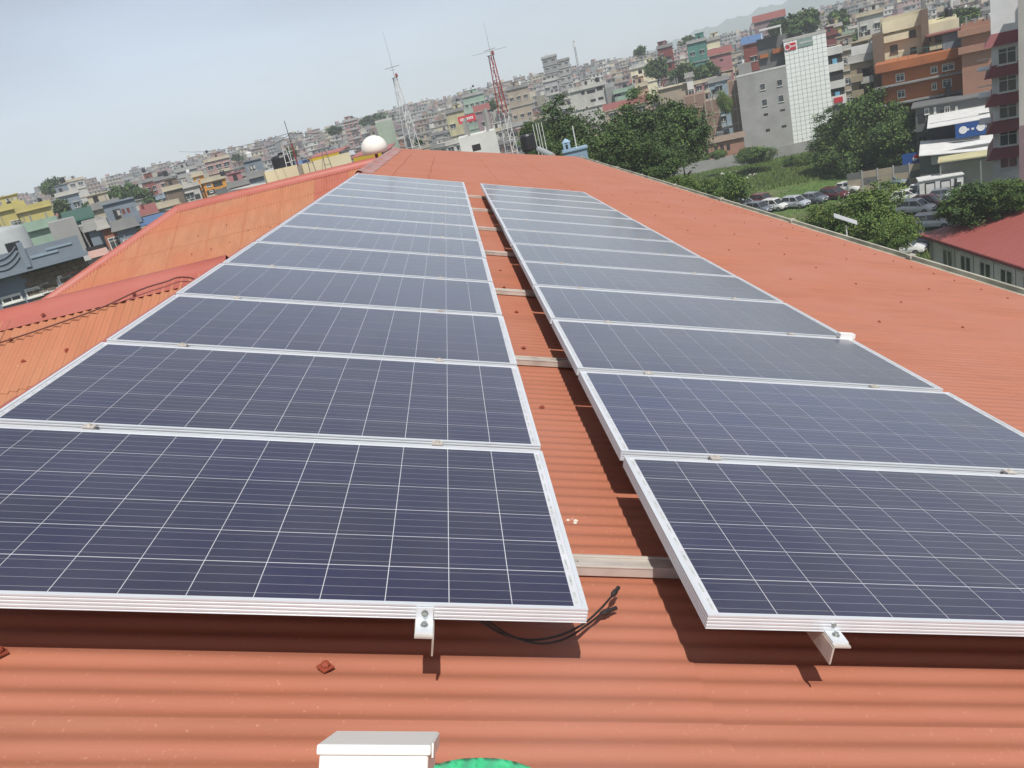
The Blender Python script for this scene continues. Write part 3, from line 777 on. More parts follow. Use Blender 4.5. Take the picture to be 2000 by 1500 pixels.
    if (stair or tanks) and not roof:                 # roof clutter: laundry, pots, dishes, pipes
        cb = MB()
        for q in range(rng.randint(4, 9)):
            xx = rng.uniform(-w / 2 + .4, w / 2 - .6); yy = rng.uniform(.3, d * .6); hq = rng.uniform(.4, 1.1)
            cb.box(xx, yy, H, xx + rng.uniform(.2, .8), yy + rng.uniform(.2, .6), H + hq, rng.choice([0, 2, 2, 2, 0, 3]))
        if rng.random() < .35:
            xx = rng.uniform(-w / 2 + .3, 0); 
            for q in range(rng.randint(3, 6)): cb.box(xx + q * .5, .5, H + 1.35, xx + q * .5 + .3, .53, H + 1.9, rng.choice([1, 3, 3, 0, 4]))
            cb.box(xx - .1, .48, H + 1.9, xx + 3.2, .52, H + 1.94, 0)
        xx = rng.uniform(-w / 2 + .5, w / 2 - .5); cb.box(xx, d * .5, H, xx + .06, d * .5 + .06, H + rng.uniform(2, 4.2), 0)
        if rng.random() < .5: cb.box(-w / 2 + .5, -.13, .3, -w / 2 + .62, -.01, H, 0)
        for q in range(rng.randint(0, 2)): cb.box(w * rng.uniform(-.4, .3), -.25, rng.randint(0, n - 1) * sh + .4, w * .31, -.02, rng.randint(1, n) * sh - .9, 5) if False else None
        cb.build('roof_clutter', [CONC, WALLS['maroon'], LEAF_C, WALLS['off-white'], WALLS['slate-blue']], t, kind='stuff')
    # windows
    if wins == 'auto':
        wl = MB()
        ww = rng.choice([1.2, 1.5, 1.8]); hh = 1.35; nx = max(1, int(w / (ww + 1.1)))
        faces = [(0, w)] + ([] if front_only else [(1, d), (2, d)])
        for fc, ln in faces:
            nn = max(1, int(ln / (ww + (1.1 if fc == 0 else 2.2))))
            for k in range(n):
                for i in range(nn):
                    if rng.random() < (0.1 if fc == 0 else 0.35): continue
                    c = (i + 0.5) * ln / nn; z = k * sh + sh * 0.33
                    if near:
                        if fc == 0: place_win(t, -w / 2 + c - ww / 2, z, ww, hh, style)
                        elif fc == 1: place_win(t, w / 2, z, ww, hh, style, y=c - ww / 2, rot=pi / 2)
                        else: place_win(t, -w / 2, z, ww, hh, style, y=c + ww / 2, rot=-pi / 2)
                    else:
                        e = 0.06; fm = 0.12
                        if fc == 0:
                            wl.box(-w / 2 + c - ww / 2, -e, z, -w / 2 + c + ww / 2, 0, z + hh, 1)
                            wl.box(-w / 2 + c - ww / 2 - fm, -e - .08, z - .14, -w / 2 + c + ww / 2 + fm, 0, z, 0)
                            wl.box(-w / 2 + c - .05, -e - .03, z, -w / 2 + c + .05, -e, z + hh, 0)
                            wl.box(-w / 2 + c - ww / 2 - .2, -.5, z + hh + .1, -w / 2 + c + ww / 2 + .2, -.01, z + hh + .2, 0)
                        elif fc == 1: wl.box(w / 2, c - ww / 2, z, w / 2 + e, c + ww / 2, z + hh, 1)
                        else: wl.box(-w / 2 - e, c - ww / 2, z, -w / 2, c + ww / 2, z + hh, 1)
        if wl.f: wl.build('windows', [WFR, GLASS], t, kind='stuff')
    FOOT.append((P[0] + sin(-rz) * 0 - sin(rz) * d / 2, P[1] + cos(rz) * d / 2, max(w, d) * 0.62))
    return t
def hero(x0, x1, yt, D, colour, label, n=4, d=9, yaw=0.0, wins=(), style='grid', zb=None, **k):
    """building whose front spans pixels x0..x1, top at yt above its middle"""
    xc = (x0 + x1) / 2; s = Site(xc, yt, D, yaw, zb)
    dep = (s.P - CAM).dot(RF); w = 1.03 * (x1 - x0) * dep / F
    t = house(label, s.P, s.rz, w, d, s.P.z, s.zb, colour, n, wins='auto' if wins == () else 'none', style=style, near=D < 215, **k)
    if wins not in ((), None):
        for q in wins:
            a, z0 = s.sz(q[0], q[3]); b, z1 = s.sz(q[2], q[1])
            place_win(t, a, z0 - s.zb, max(.3, abs(b - a)), max(.3, z1 - z0), q[4] if len(q) > 4 else style)
    t['_w'] = w
    HERO.append((label, xc, yt)); return t, s, w
HERO = []
R = random.Random(11)
K = dict(rng=R)
def part_box(t, nm, M, *b, kind=None):
    return MB().box(*b).build(nm, M, t, kind=kind)

# ---- right side: concrete block and white tiled tower -------------------------------------
t, s, w = hero(1441, 1538, 140, 190, 'concrete', 'bare grey plastered block with eight small windows, left of the white tiled tower', n=6, d=14, slabs=False, parapet=False, stair=False, tanks=0, style='plain', cat='building', name='grey_block',
    wins=[(1485, 162, 1494, 177), (1518, 154, 1527, 169), (1489, 193, 1498, 208), (1521, 185, 1530, 200), (1492, 221, 1500, 227, 'hole'), (1524, 212, 1533, 218, 'hole'), (1496, 251, 1504, 258, 'hole'), (1527, 243, 1536, 250, 'hole')], **K)
H = s.P.z - s.zb
part_box(t, 'upper_storey', WALLS['dark grey'], -w * 0.05, 3, H, w * 0.5, 12, H + 6.5)
part_box(t, 'planter', WALLS['rust-orange'], w * .22, 2.2, H + 3.0, w * .48, 2.95, H + 3.9); part_box(t, 'planter', WALLS['rust-orange'], -w * .02, 2.2, H + 2.6, w * .14, 2.95, H + 3.4)
part_box(t, 'parapet', WALLS['white'], -w / 2, -.05, H, w / 2, .12, H + .35)
part_box(t, 'water_tank', WALLS['grey'], -w * .45, 3, H, -w * .2, 6, H + 2.4)
part_box(t, 'canopy', METW, 0.2, 1.0, H + 8.0, w * .42, 6, H + 8.4)
for xx in (0.5, w * .4): part_box(t, 'post', METW, xx, 1.2, H + 6.4, xx + .2, 1.4, H + 8.0)
s0 = s
P = at_dist(1570, 75, 190)
s = Site(1571, 73, 190); dep = (s.P - CAM).dot(RF); w = 1.03 * 76 * dep / F; H = s.P.z - s.zb
t = thing('tiled_tower', 'tall white tiled tower with red and grey-green signs at its top', 'building', (s.P.x, s.P.y, s.zb), s.rz)
HERO.append((t['label'], 1571, 73)); FOOT.append((s.P.x, s.P.y + 8, 9))
part_box(t, 'wall', WALLS['grey'], -w / 2 + .02, 0.06, 0, w / 2 - .02, 12, H - .1)
nx, nz = 9, 24; TW_, TH_ = w / nx, H / nz
PM = mat('white_facade_panel', srgb(240, 243, 240), srgb(230, 234, 230), rough=0.3, scale=1, spec=0.6)
pme = MB().box(0.03, -0.02, 0.03, TW_ - 0.03, 0.05, TH_ - 0.03).mesh('facade_panel', PM)
for i in range(nx):
    for j in range(nz): link('facade_panel', pme, t, (-w / 2 + i * TW_, 0, j * TH_))
def px_box(t, s, nm, M, x0, y0, x1, y1, dy0=-0.15, dy1=-0.03, mi=None):
    a, z1 = s.sz(x0, y0); b, z0 = s.sz(x1, y1)
    return part_box(t, nm, M, min(a, b), dy0, min(z0, z1) - s.zb, max(a, b), dy1, max(z0, z1) - s.zb)
SR = mat('sign_red', srgb(196, 44, 56), rough=0.5); SG = mat('sign_greygreen', srgb(138, 158, 150), rough=0.5); SB = mat('sign_blue', srgb(34, 78, 142), rough=0.5); SW_ = mat('sign_white', srgb(226, 226, 226), rough=0.5)
for (x0, y0, x1, y1, M) in ((1534, 85, 1555, 94, SR), (1557, 76, 1588, 85, SG)):
    g = px_box(t, s, 'sign', M, x0, y0 + 1.5, x1, y1 + 1.5)
    a, z = s.sz((x0 + x1) / 2, (y0 + y1) / 2 + 1.5)
    lm = MB(); ww = (x1 - x0) * dep / F
    if M is SR:
        lm.tube([(a - ww * .3 + .55 * cos(q * pi / 6), -.17, z - s.zb + .55 * sin(q * pi / 6)) for q in range(13)], .09, 5)
        for q in range(5): lm.box(a - ww * .08 + q * .28, -.18, z - s.zb - .15, a - ww * .08 + q * .28 + .18, -.152, z - s.zb + .18)
    else:
        for q in range(11): lm.box(a - ww * .32 + q * .26, -.18, z - s.zb - .12, a - ww * .32 + q * .26 + .15, -.152, z - s.zb + .14)
    l = lm.build('lettering', SW_, g, kind='stuff')
part_box(t, 'crown_slab', WALLS['off-white'], -w / 2 - .1, -.1, H, w / 2 + .1, 6, H + .5)
# balcony bays on the right flank
for k, yy in enumerate((98, 131, 165)):
    a, zt_ = s.sz(1606, yy); zt_ -= s.zb
    part_box(t, 'balcony_front', WALLS['white'], w / 2, 1.0, zt_ - 1.4, w / 2 + 2.9, 6.5, zt_ + .1)
    part_box(t, 'opening', DARK, w / 2, 1.4, zt_ - 4.0, w / 2 + 2.7, 6.4, zt_ - 1.4)
    if k != 1: part_box(t, 'blue_pane', mat('pane_blue', srgb(120, 176, 206), rough=.3), w / 2 + .8, 1.15, zt_ - 3.6, w / 2 + 1.7, 1.3, zt_ - 2.2)
a, zt_ = s.sz(1618, 200); zt_ -= s.zb
part_box(t, 'balcony_front', WALLS['white'], w / 2, 1.0, zt_ - .9, w / 2 + 2.9, 6.5, zt_ + .9)
part_box(t, 'sign', SR, w / 2 + .5, .8, zt_ - .5, w / 2 + 2.2, .95, zt_ + .55)
part_box(t, 'wall', WALLS['dark grey'], w / 2, 1.6, 0, w / 2 + 2.6, 6.4, zt_ - .9)

# brick blocks left of the grey one, with concrete frame lines
for (x0, x1, yt, D, lab) in ((1335, 1376, 186, 205, 'unplastered brick block with pale concrete frame lines, beside the dark tree clump'), (1376, 1402, 196, 203, 'lower unplastered brick block stepping down left of the leafy gap'), (1421, 1443, 158, 196, 'narrow tall brick block against the left side of the grey block')):
    t, s, w = hero(x0, x1, yt, D, 'brick-brown', lab, n=5, d=10, wins=None, slabs=False, parapet=False, stair=False, tanks=0, cat='building', name='brick_block', **K)
    H = s.P.z - s.zb
    for k in range(1, 6): part_box(t, 'concrete_beam', WALLS['beige'], -w / 2 - .02, -.06, H - k * 3.1, w / 2 + .02, 0, H - k * 3.1 + .3)
    for q in (0.02, 0.5, .96): part_box(t, 'concrete_column', WALLS['beige'], -w / 2 + w * q - .12, -.05, 0, -w / 2 + w * q + .14, -.001, H)
t, s, w = hero(1400, 1424, 258, 196, 'dark grey', 'low dark grey wall block filling the gap between brick blocks', n=2, d=6, wins=None, slabs=False, parapet=False, stair=False, tanks=0, **K)
t, s, w = hero(1384, 1450, 275, 178, 'dusty orange', 'small orange shack with rusty tin roof in front of the brick blocks', n=1, d=5, slabs=False, parapet=False, stair=False, tanks=0, name='shack', roof=(mat('rusty_tin', srgb(128, 112, 98), rough=.8, scale=1), 1.0),
    wins=[(1396, 284, 1401, 297, 'hole'), (1408, 282, 1413, 296, 'hole'), (1420, 281, 1425, 294, 'hole')], **K)
# tan, cream, orange and pink group
t, s, w = hero(1662, 1706, 118, 150, 'tan', 'tan block with stacked balconies, left of the tall brown column', n=5, d=10, slabs=True, cat='building', stair=True, tanks=0,
    wins=[(1675, 131, 1683, 152, 'brown'), (1700, 128, 1704, 145, 'brown'), (1679, 162, 1687, 183, 'brown'), (1702, 160, 1706, 176, 'brown'), (1680, 192, 1684, 207, 'hole'), (1688, 191, 1692, 206, 'hole'), (1696, 190, 1700, 205, 'hole')], **K)
part_box(t, 'balcony', WALLS['tan'], -w * .5, -1.2, s.sz(1672, 157)[1] - s.zb - .2, -w * .02, -.02, s.sz(1672, 157)[1] - s.zb + .9)
part_box(t, 'balcony', WALLS['tan'], -w * .5, -1.2, s.sz(1672, 187)[1] - s.zb - .2, -w * .02, -.02, s.sz(1672, 187)[1] - s.zb + .9)
part_box(t, 'planter_rail', METW, -w * .4, -.3, s.P.z - s.zb + 1.0, w * .5, -.24, s.P.z - s.zb + 2.4)
t, s, w = hero(1704, 1724, 67, 148, 'brown', 'windowless brown stair column between the tan and the cream block', n=6, d=10, wins=None, slabs=False, parapet=False, stair=False, tanks=0, cat='building', **K)
t, s, w = hero(1724, 1802, 40, 152, 'lemon cream', 'tall lemon cream block with small brown windows, behind the orange building', n=7, d=12, slabs=False, cat='building', tanks=0, stair=False, style='brown',
    wins=[(1777, 57, 1789, 74), (1739, 86, 1753, 105), (1778, 91, 1790, 106), (1738, 52, 1744, 64)], **K)
part_box(t, 'string_course', WALLS['lemon cream'], -w / 2 - .4, -.7, s.sz(1740, 75)[1] - s.zb - .5, w * .12, -.02, s.sz(1740, 75)[1] - s.zb + .5)
part_box(t, 'string_course', WALLS['lemon cream'], -w / 2 + .3, -.8, s.P.z - s.zb - 1.3, w / 2, -.02, s.P.z - s.zb + .4)
t, s, w = hero(1798, 1811, 18, 149, 'brown', 'slim brown chimney-like shaft between the two cream blocks', n=7, d=5, wins=None, slabs=False, parapet=False, stair=False, tanks=0, cat='tower', **K)
t, s, w = hero(1811, 1864, 50, 152, 'lemon cream', 'lower right lemon cream block with one wide brown window and a black tank', n=6, d=12, slabs=False, cat='building', tanks=1, stair=False, style='brown',
    wins=[(1827, 65, 1841, 82), (1811, 71, 1817, 81)], **K)
part_box(t, 'string_course', WALLS['lemon cream'], -w / 2, -.7, s.P.z - s.zb - 1.2, w / 2 + .3, -.02, s.P.z - s.zb + .6)
t, s, w = hero(1731, 1884, 121, 142, 'rust-orange', 'rust-orange brick building with white windows and deep floor slabs', n=4, d=10, slabs=False, parapet=False, cat='building', tanks=0, stair=False,
    wins=[(1750, 142, 1766, 160), (1818, 128, 1830, 144), (1840, 122, 1863, 140), (1753, 174, 1768, 192), (1820, 160, 1829, 176), (1841, 152, 1859, 171)], **K)
H = s.P.z - s.zb
part_box(t, 'roof_band', WALLS['rust-orange'], -w / 2 - .8, -1.0, H - 0.2, w / 2, 9, H + 1.0)
for yy in (155, 192): part_box(t, 'floor_slab', WALLS['grey'], -w / 2 - 1.0, -1.2, s.sz(1800, yy)[1] - s.zb - .12, w / 2, -.02, s.sz(1800, yy)[1] - s.zb + .12)
part_box(t, 'roof_shed', WALLS['slate-blue'], w * .2, 3, H + 1.0, w * .48, 8, H + 3.2); part_box(t, 'roof_shed_cover', ROOFRED, w * .02, 2.4, H + 3.3, w * .5, 8.5, H + 3.5)
part_box(t, 'black_tank', BLACK, w * .2, -2.2, s.sz(1834, 190)[1] - s.zb, w * .26, -1.3, s.sz(1834, 168)[1] - s.zb)
pb = MB()
for k in range(8): pb.tube([(-w * .3 + k * 1.3, .5, H + 1), (-w * .3 + k * 1.3, .5, H + 2)], .03, 4)
pb.tube([(-w * .3, .5, H + 2), (-w * .3 + 9.1, .5, H + 2)], .03, 4); pb.build('roof_rail', WALLS['teal'], t, kind='stuff')
t, s, w = hero(1882, 1938, 58, 138, 'dusty orange', 'tall plain salmon-coloured block right of the orange brick building', n=6, d=10, wins=None, slabs=False, parapet=True, tanks=0, stair=False, cat='building', **K)
for yy in (60, 94): part_box(t, 'string_course', WALLS['dusty orange'], -w / 2 - .4, -.8, s.sz(1905, yy)[1] - s.zb - .4, w / 2, -.02, s.sz(1905, yy)[1] - s.zb + .5)
t, s, w = hero(1797, 1926, 196, 134, 'dark grey', 'low dark grey house with a flat concrete roof below the orange building', n=3, d=9, slabs=True, tanks=0, stair=False, parapet=False,
    wins=[(1806, 210, 1815, 224), (1824, 208, 1828, 222), (1845, 207, 1855, 221), (1866, 206, 1871, 219), (1809, 240, 1815, 256)], **K)
# grey villa with a maroon awning over every storey
s = Site(1966, 40, 90); dep = (s.P - CAM).dot(RF); w = 1.03 * 52 * dep / F
t = thing('villa', 'tall light grey villa with a maroon awning above every storey', 'building', (s.P.x, s.P.y, s.zb), s.rz); HERO.append((t['label'], 1966, 60)); FOOT.append((s.P.x + 3, s.P.y + 4, 7))
GV = WALLS['concrete']; zt = s.sz(1966, -30)[1] - s.zb
VW = cm('villa_wall', 242, 243, 243)
part_box(t, 'wall', VW, -w / 2, 0, 0, w / 2, 9, zt)
MAR = mat('maroon_awning', srgb(128, 66, 70), rough=0.6, scale=2, streak=(8, 1, 1))
for yy in (68, 130, 186, 240, 292):
    z = s.sz(1966, yy)[1] - s.zb; mb = MB(); e = .6
    a = [(-w / 2 - e, -e, z - .75), (w / 2 + .01, -e, z - .75), (w / 2 + .01, 8, z - .75), (-w / 2 - e, 8, z - .75)]
    b = [(-w / 2 + .01, -.01, z + .3), (w / 2 + .01, -.01, z + .3), (w / 2 + .01, 8, z + .3), (-w / 2 + .01, 8, z + .3)]
    mb.hexa(a + b); mb.build('awning', MAR, t)
for yc in (108, 163, 215, 269, 313):
    z = s.sz(1966, yc)[1] - s.zb; place_win(t, -.75, z - .75, 1.5, 1.5, 'grid')
for yc in (118, 172, 226):
    z = s.sz(1945, yc)[1] - s.zb; part_box(t, 'side_balcony', METW, -w / 2 - 1.2, 2, z - .9, -w / 2, 6, z - .8); part_box(t, 'side_rail', METW, -w / 2 - 1.2, 1.95, z + .1, -w / 2, 2.0, z + .2)
s = Site(2004, 30, 84); 
t, s, w = hero(1993, 2040, -20, 80, 'off-white', 'off-white building cut by the right edge of the view', n=7, d=9, wins=None, slabs=False, stair=False, tanks=0, parapet=False, cat='building', **K)
part_box(t, 'lower_wall', WALLS['mauve'], -w / 2 - .03, -.05, 0, w / 2, 0, s.sz(1995, 245)[1] - s.zb)
# navy shop shed, white lean-to roofs and signs
t, s, w = hero(1824, 1920, 232, 128, 'navy', 'dark navy shop shed with blue sign band and white sheet roof', n=2, d=8, wins=None, slabs=False, parapet=False, stair=False, tanks=0, cat='shed', name='shop_shed', **K)
H = s.P.z - s.zb
mb = MB(); mb.hexa([(-w / 2 - .3, -2.6, H - .3), (w / 2 + .2, -2.6, H - .3), (w / 2 + .2, 6, H + .35), (-w / 2 - .3, 6, H + .35), (-w / 2 - .3, -2.6, H - .22), (w / 2 + .2, -2.6, H - .22), (w / 2 + .2, 6, H + .45), (-w / 2 - .3, 6, H + .45)]); mb.build('roof', METW, t)
sg = part_box(t, 'sign_band', SB, -w * .06, -2.8, H - 2.2, w / 2, -2.7, H - .35)
lm = MB()
for c_ in (-w * .06 + .9, w / 2 - .9): lm.tube([(c_, -2.86, H - 1.2), (c_, -2.81, H - 1.2)], .5, 12)
for q in range(7): lm.box(.9 + q * .55, -2.84, H - 1.35, .9 + q * .55 + .3, -2.805, H - 1.1)
lm.build('lettering', SW_, sg, kind='stuff')
mb = MB(); mb.hexa([(-w * .1, -6.5, H - 3.6), (w / 2 + 1.5, -6.5, H - 3.6), (w / 2 + 1.5, -2.85, H - 2.9), (w * .05, -2.85, H - 2.9), (-w * .1, -6.5, H - 3.52), (w / 2 + 1.5, -6.5, H - 3.52), (w / 2 + 1.5, -2.85, H - 2.8), (w * .05, -2.85, H - 2.8)]); mb.build('lean_to_roof', METW, t)
sg = part_box(t, 'sign', SB, -w / 2 - 3.6, -1.2, H - 5.2, -w / 2 - .1, -1.1, H - 3.4)
rd = MB(); c_ = -w / 2 - 1.6
for k in range(16):
    a0, a1 = 2 * pi * k / 16, 2 * pi * (k + 1) / 16; mi = 0 if sin((a0 + a1) / 2) > .3 else (2 if sin((a0 + a1) / 2) < -.3 else 1)
    rd.face([(c_, -1.23, H - 4.3), (c_ + .7 * cos(a0), -1.23, H - 4.3 + .7 * sin(a0)), (c_ + .7 * cos(a1), -1.23, H - 4.3 + .7 * sin(a1))], mi)
rd.build('roundel', [SR, SW_, SB], sg)
s = Site(1872, 278, 122); z1 = s.sz(1872, 278)[1]
t = thing('long_shed', 'long low shed with a bright white sheet roof, behind the car park', 'shed', (s.P.x, s.P.y, s.zb), s.rz); HERO.append((t['label'], 1870, 285))
dep = (s.P - CAM).dot(RF); w = 138 * dep / F; H = z1 - s.zb
part_box(t, 'wall', WALLS['dark grey'], -w / 2, .3, 0, w / 2 - 1, 6, H - .9)
mb = MB(); mb.hexa([(-w / 2, -.8, H - .9), (w / 2, -.8, H - 1.6), (w / 2 + 1, 6, H - .8), (-w / 2, 6, H), (-w / 2, -.8, H - .8), (w / 2, -.8, H - 1.5), (w / 2 + 1, 6, H - .7), (-w / 2, 6, H + .1)]); mb.build('roof', METW, t)
part_box(t, 'tin_panel', ROOFGREY, -w * .35, -.1, H - 2.4, w * .28, .28, H - 1.2)
# boundary wall of concrete slabs behind the parked cars
s = Site(1825, 335, 124); t = thing('slab_wall', 'weathered concrete slab wall with tin patches behind the silver cars', 'wall', (s.P.x, s.P.y, GZ), s.rz)
for i in range(-5, 6):
    for j in range(3): MB().box(i * 2.0 - .97, 0, j * .95 + .01, i * 2.0 + .97, .12, j * .95 + .92).build('slab', WALLS['beige' if (i + j) % 3 else 'dark grey'], t)
    MB().box(i * 2.0 + .9, -.06, 0, i * 2.0 + 1.1, .2, 3.0).build('post', WALLS['concrete'], t)
# garden wall at the back of the field
s = Site(1560, 300, 175); t = thing('garden_wall', 'low grey wall along the back of the field below the white tower', 'wall', (s.P.x, s.P.y, GZ), s.rz)
part_box(t, 'wall', WALLS['concrete'], -26, 0, 0, 16, .3, 2.4)
# site cabins
def cabin(x, y, D, lab, M, dx):
    s = Site(x, y, D, yaw=.12); z = s.P.z
    t = thing('site_cabin', lab, 'cabin', (s.P.x, s.P.y, GZ), s.rz); H = max(2.3, z - GZ)
    part_box(t, 'wall', M, -2.4, 0, 0, 2.4, 2.6, H); part_box(t, 'roof', METW, -2.5, -.15, H, 2.5, 2.7, H + .1)
    for q in dx:
        part_box(t, 'door', METW, q, -.05, .05, q + .95, 0, H - .45); fr = MB()
        for b in ((q - .08, 0, q, H - .4), (q + .95, 0, q + 1.03, H - .4), (q - .08, H - .4, q + 1.03, H - .3)): fr.box(b[0], -.09, b[1], b[2], 0, b[3])
        fr.build('door_frame', DARK, t)
    place_win(t, 1.4, 1.0, .8, .8, 'plain'); return t
cabin(1838, 348, 112, 'white site cabin with two dark-framed doors beside the car park', METW, (-1.7, .0))
s = Site(1905, 330, 114); t = thing('porch_roof', 'flat ochre canopy roof beside the white site cabin', 'canopy', (s.P.x, s.P.y, GZ), s.rz)
part_box(t, 'roof', WALLS['pale yellow'], -4, -1, 4.2, 5, 3, 4.35); part_box(t, 'sheet', ROOFGREY, 5.05, -1.5, 3.6, 9.5, 3, 3.7)
for xx in (-3.8, 0.5, 4.8): part_box(t, 'post', CONC, xx, -.8, 0, xx + .15, -.65, 4.2)
part_box(t, 'wall', WALLS['off-white'], -3.9, 2, 0, 9, 3, 3.5)
# ---- red-roofed hall at the right edge ------------------------------------------------------
E0 = at_z(1795, 458, -17.6); E1 = at_z(2010, 527, -17.6)
dx = (E1 - E0); Lh = dx.length; dxn = dx.normalized(); ang = atan2(dxn.y, dxn.x)
t = thing('red_roof_hall', 'single-storey grey-panelled hall with a red metal roof and white windows', 'building', (E0.x, E0.y, GZ), ang); HERO.append((t['label'], 1900, 480))
HH = -17.6 - GZ; RL = Lh + 10
part_box(t, 'wall', cm('hall_wall', 236, 236, 230), 1.1, 0.45, 0, RL, 12, HH - .05)
RM = mat('hall_roof_red', srgb(162, 92, 86), srgb(150, 84, 78), rough=0.5, scale=.8, streak=(10, 1, 1))
nsh = int(RL / 0.9)
for i in range(nsh):                              # roof sheets up to the ridge, hipped at the left end
    x0, x1 = i * RL / nsh, (i + 1) * RL / nsh
    t0, t1 = min(6.2, x0 * 0.98), min(6.2, x1 * 0.98)
    mb = MB(); sl_ = 0.36
    top0 = (x0, t0, HH + t0 * sl_); top1 = (x1, t1, HH + t1 * sl_)
    mb.hexa([(x0, 0, HH), (x1 + .03, 0, HH), (x1 + .03, t1 + .001, HH + t1 * sl_), (x0, t0 + .001, HH + t0 * sl_), (x0, 0, HH + .03), (x1 + .03, 0, HH + .05), (x1 + .03, t1 + .001, HH + t1 * sl_ + .05), (x0, t0 + .001, HH + t0 * sl_ + .03)])
    mb.build('roof_sheet', RM, t)
mb = MB(); mb.face([(0, 0, HH), (6.3, 6.2, HH + 2.24), (0, 12.4, HH)]); mb.face([(6.3, 6.2, HH + 2.24), (RL, 6.2, HH + 2.24), (RL, 12.4, HH), (0, 12.4, HH)]); mb.build('roof_slope', RM, t)
mb = MB(); mb.box(6.0, 5.9, HH + 2.2, RL, 6.9, HH + 2.42); mb.build('ridge_cap', WALLS['concrete'], t)
MB().box(0, -.06, HH - .22, RL, 0, HH).build('fascia', MAR, t)
for q in range(7):
    xx = 2.6 + q * 2.75
    place_win(t, xx + .5, 2.0, 1.5, 1.6, 'brown' if False else 'plain', y=.45); MB().box(xx + 1.21, .35, 2.06, xx + 1.29, .44, 3.54).build('window_bar', WFR, t); MB().box(xx + 2.31, .42, 0, xx + 2.35, .45, HH - .05).build('panel_joint', WALLS['dark grey'], t)
    MB().box(xx - .4, .43, 3.78, xx + 2.2, .45, 3.80).build('panel_joint', WALLS['dark grey'], t); MB().box(xx + 1.23, .43, 3.8, xx + 1.25, .45, HH - .05).build('panel_joint', WALLS['dark grey'], t)
MB().tube([(1.3, .32, 0), (1.3, .32, HH - .2)], .1, 8).build('drain_pipe', GUT, t)

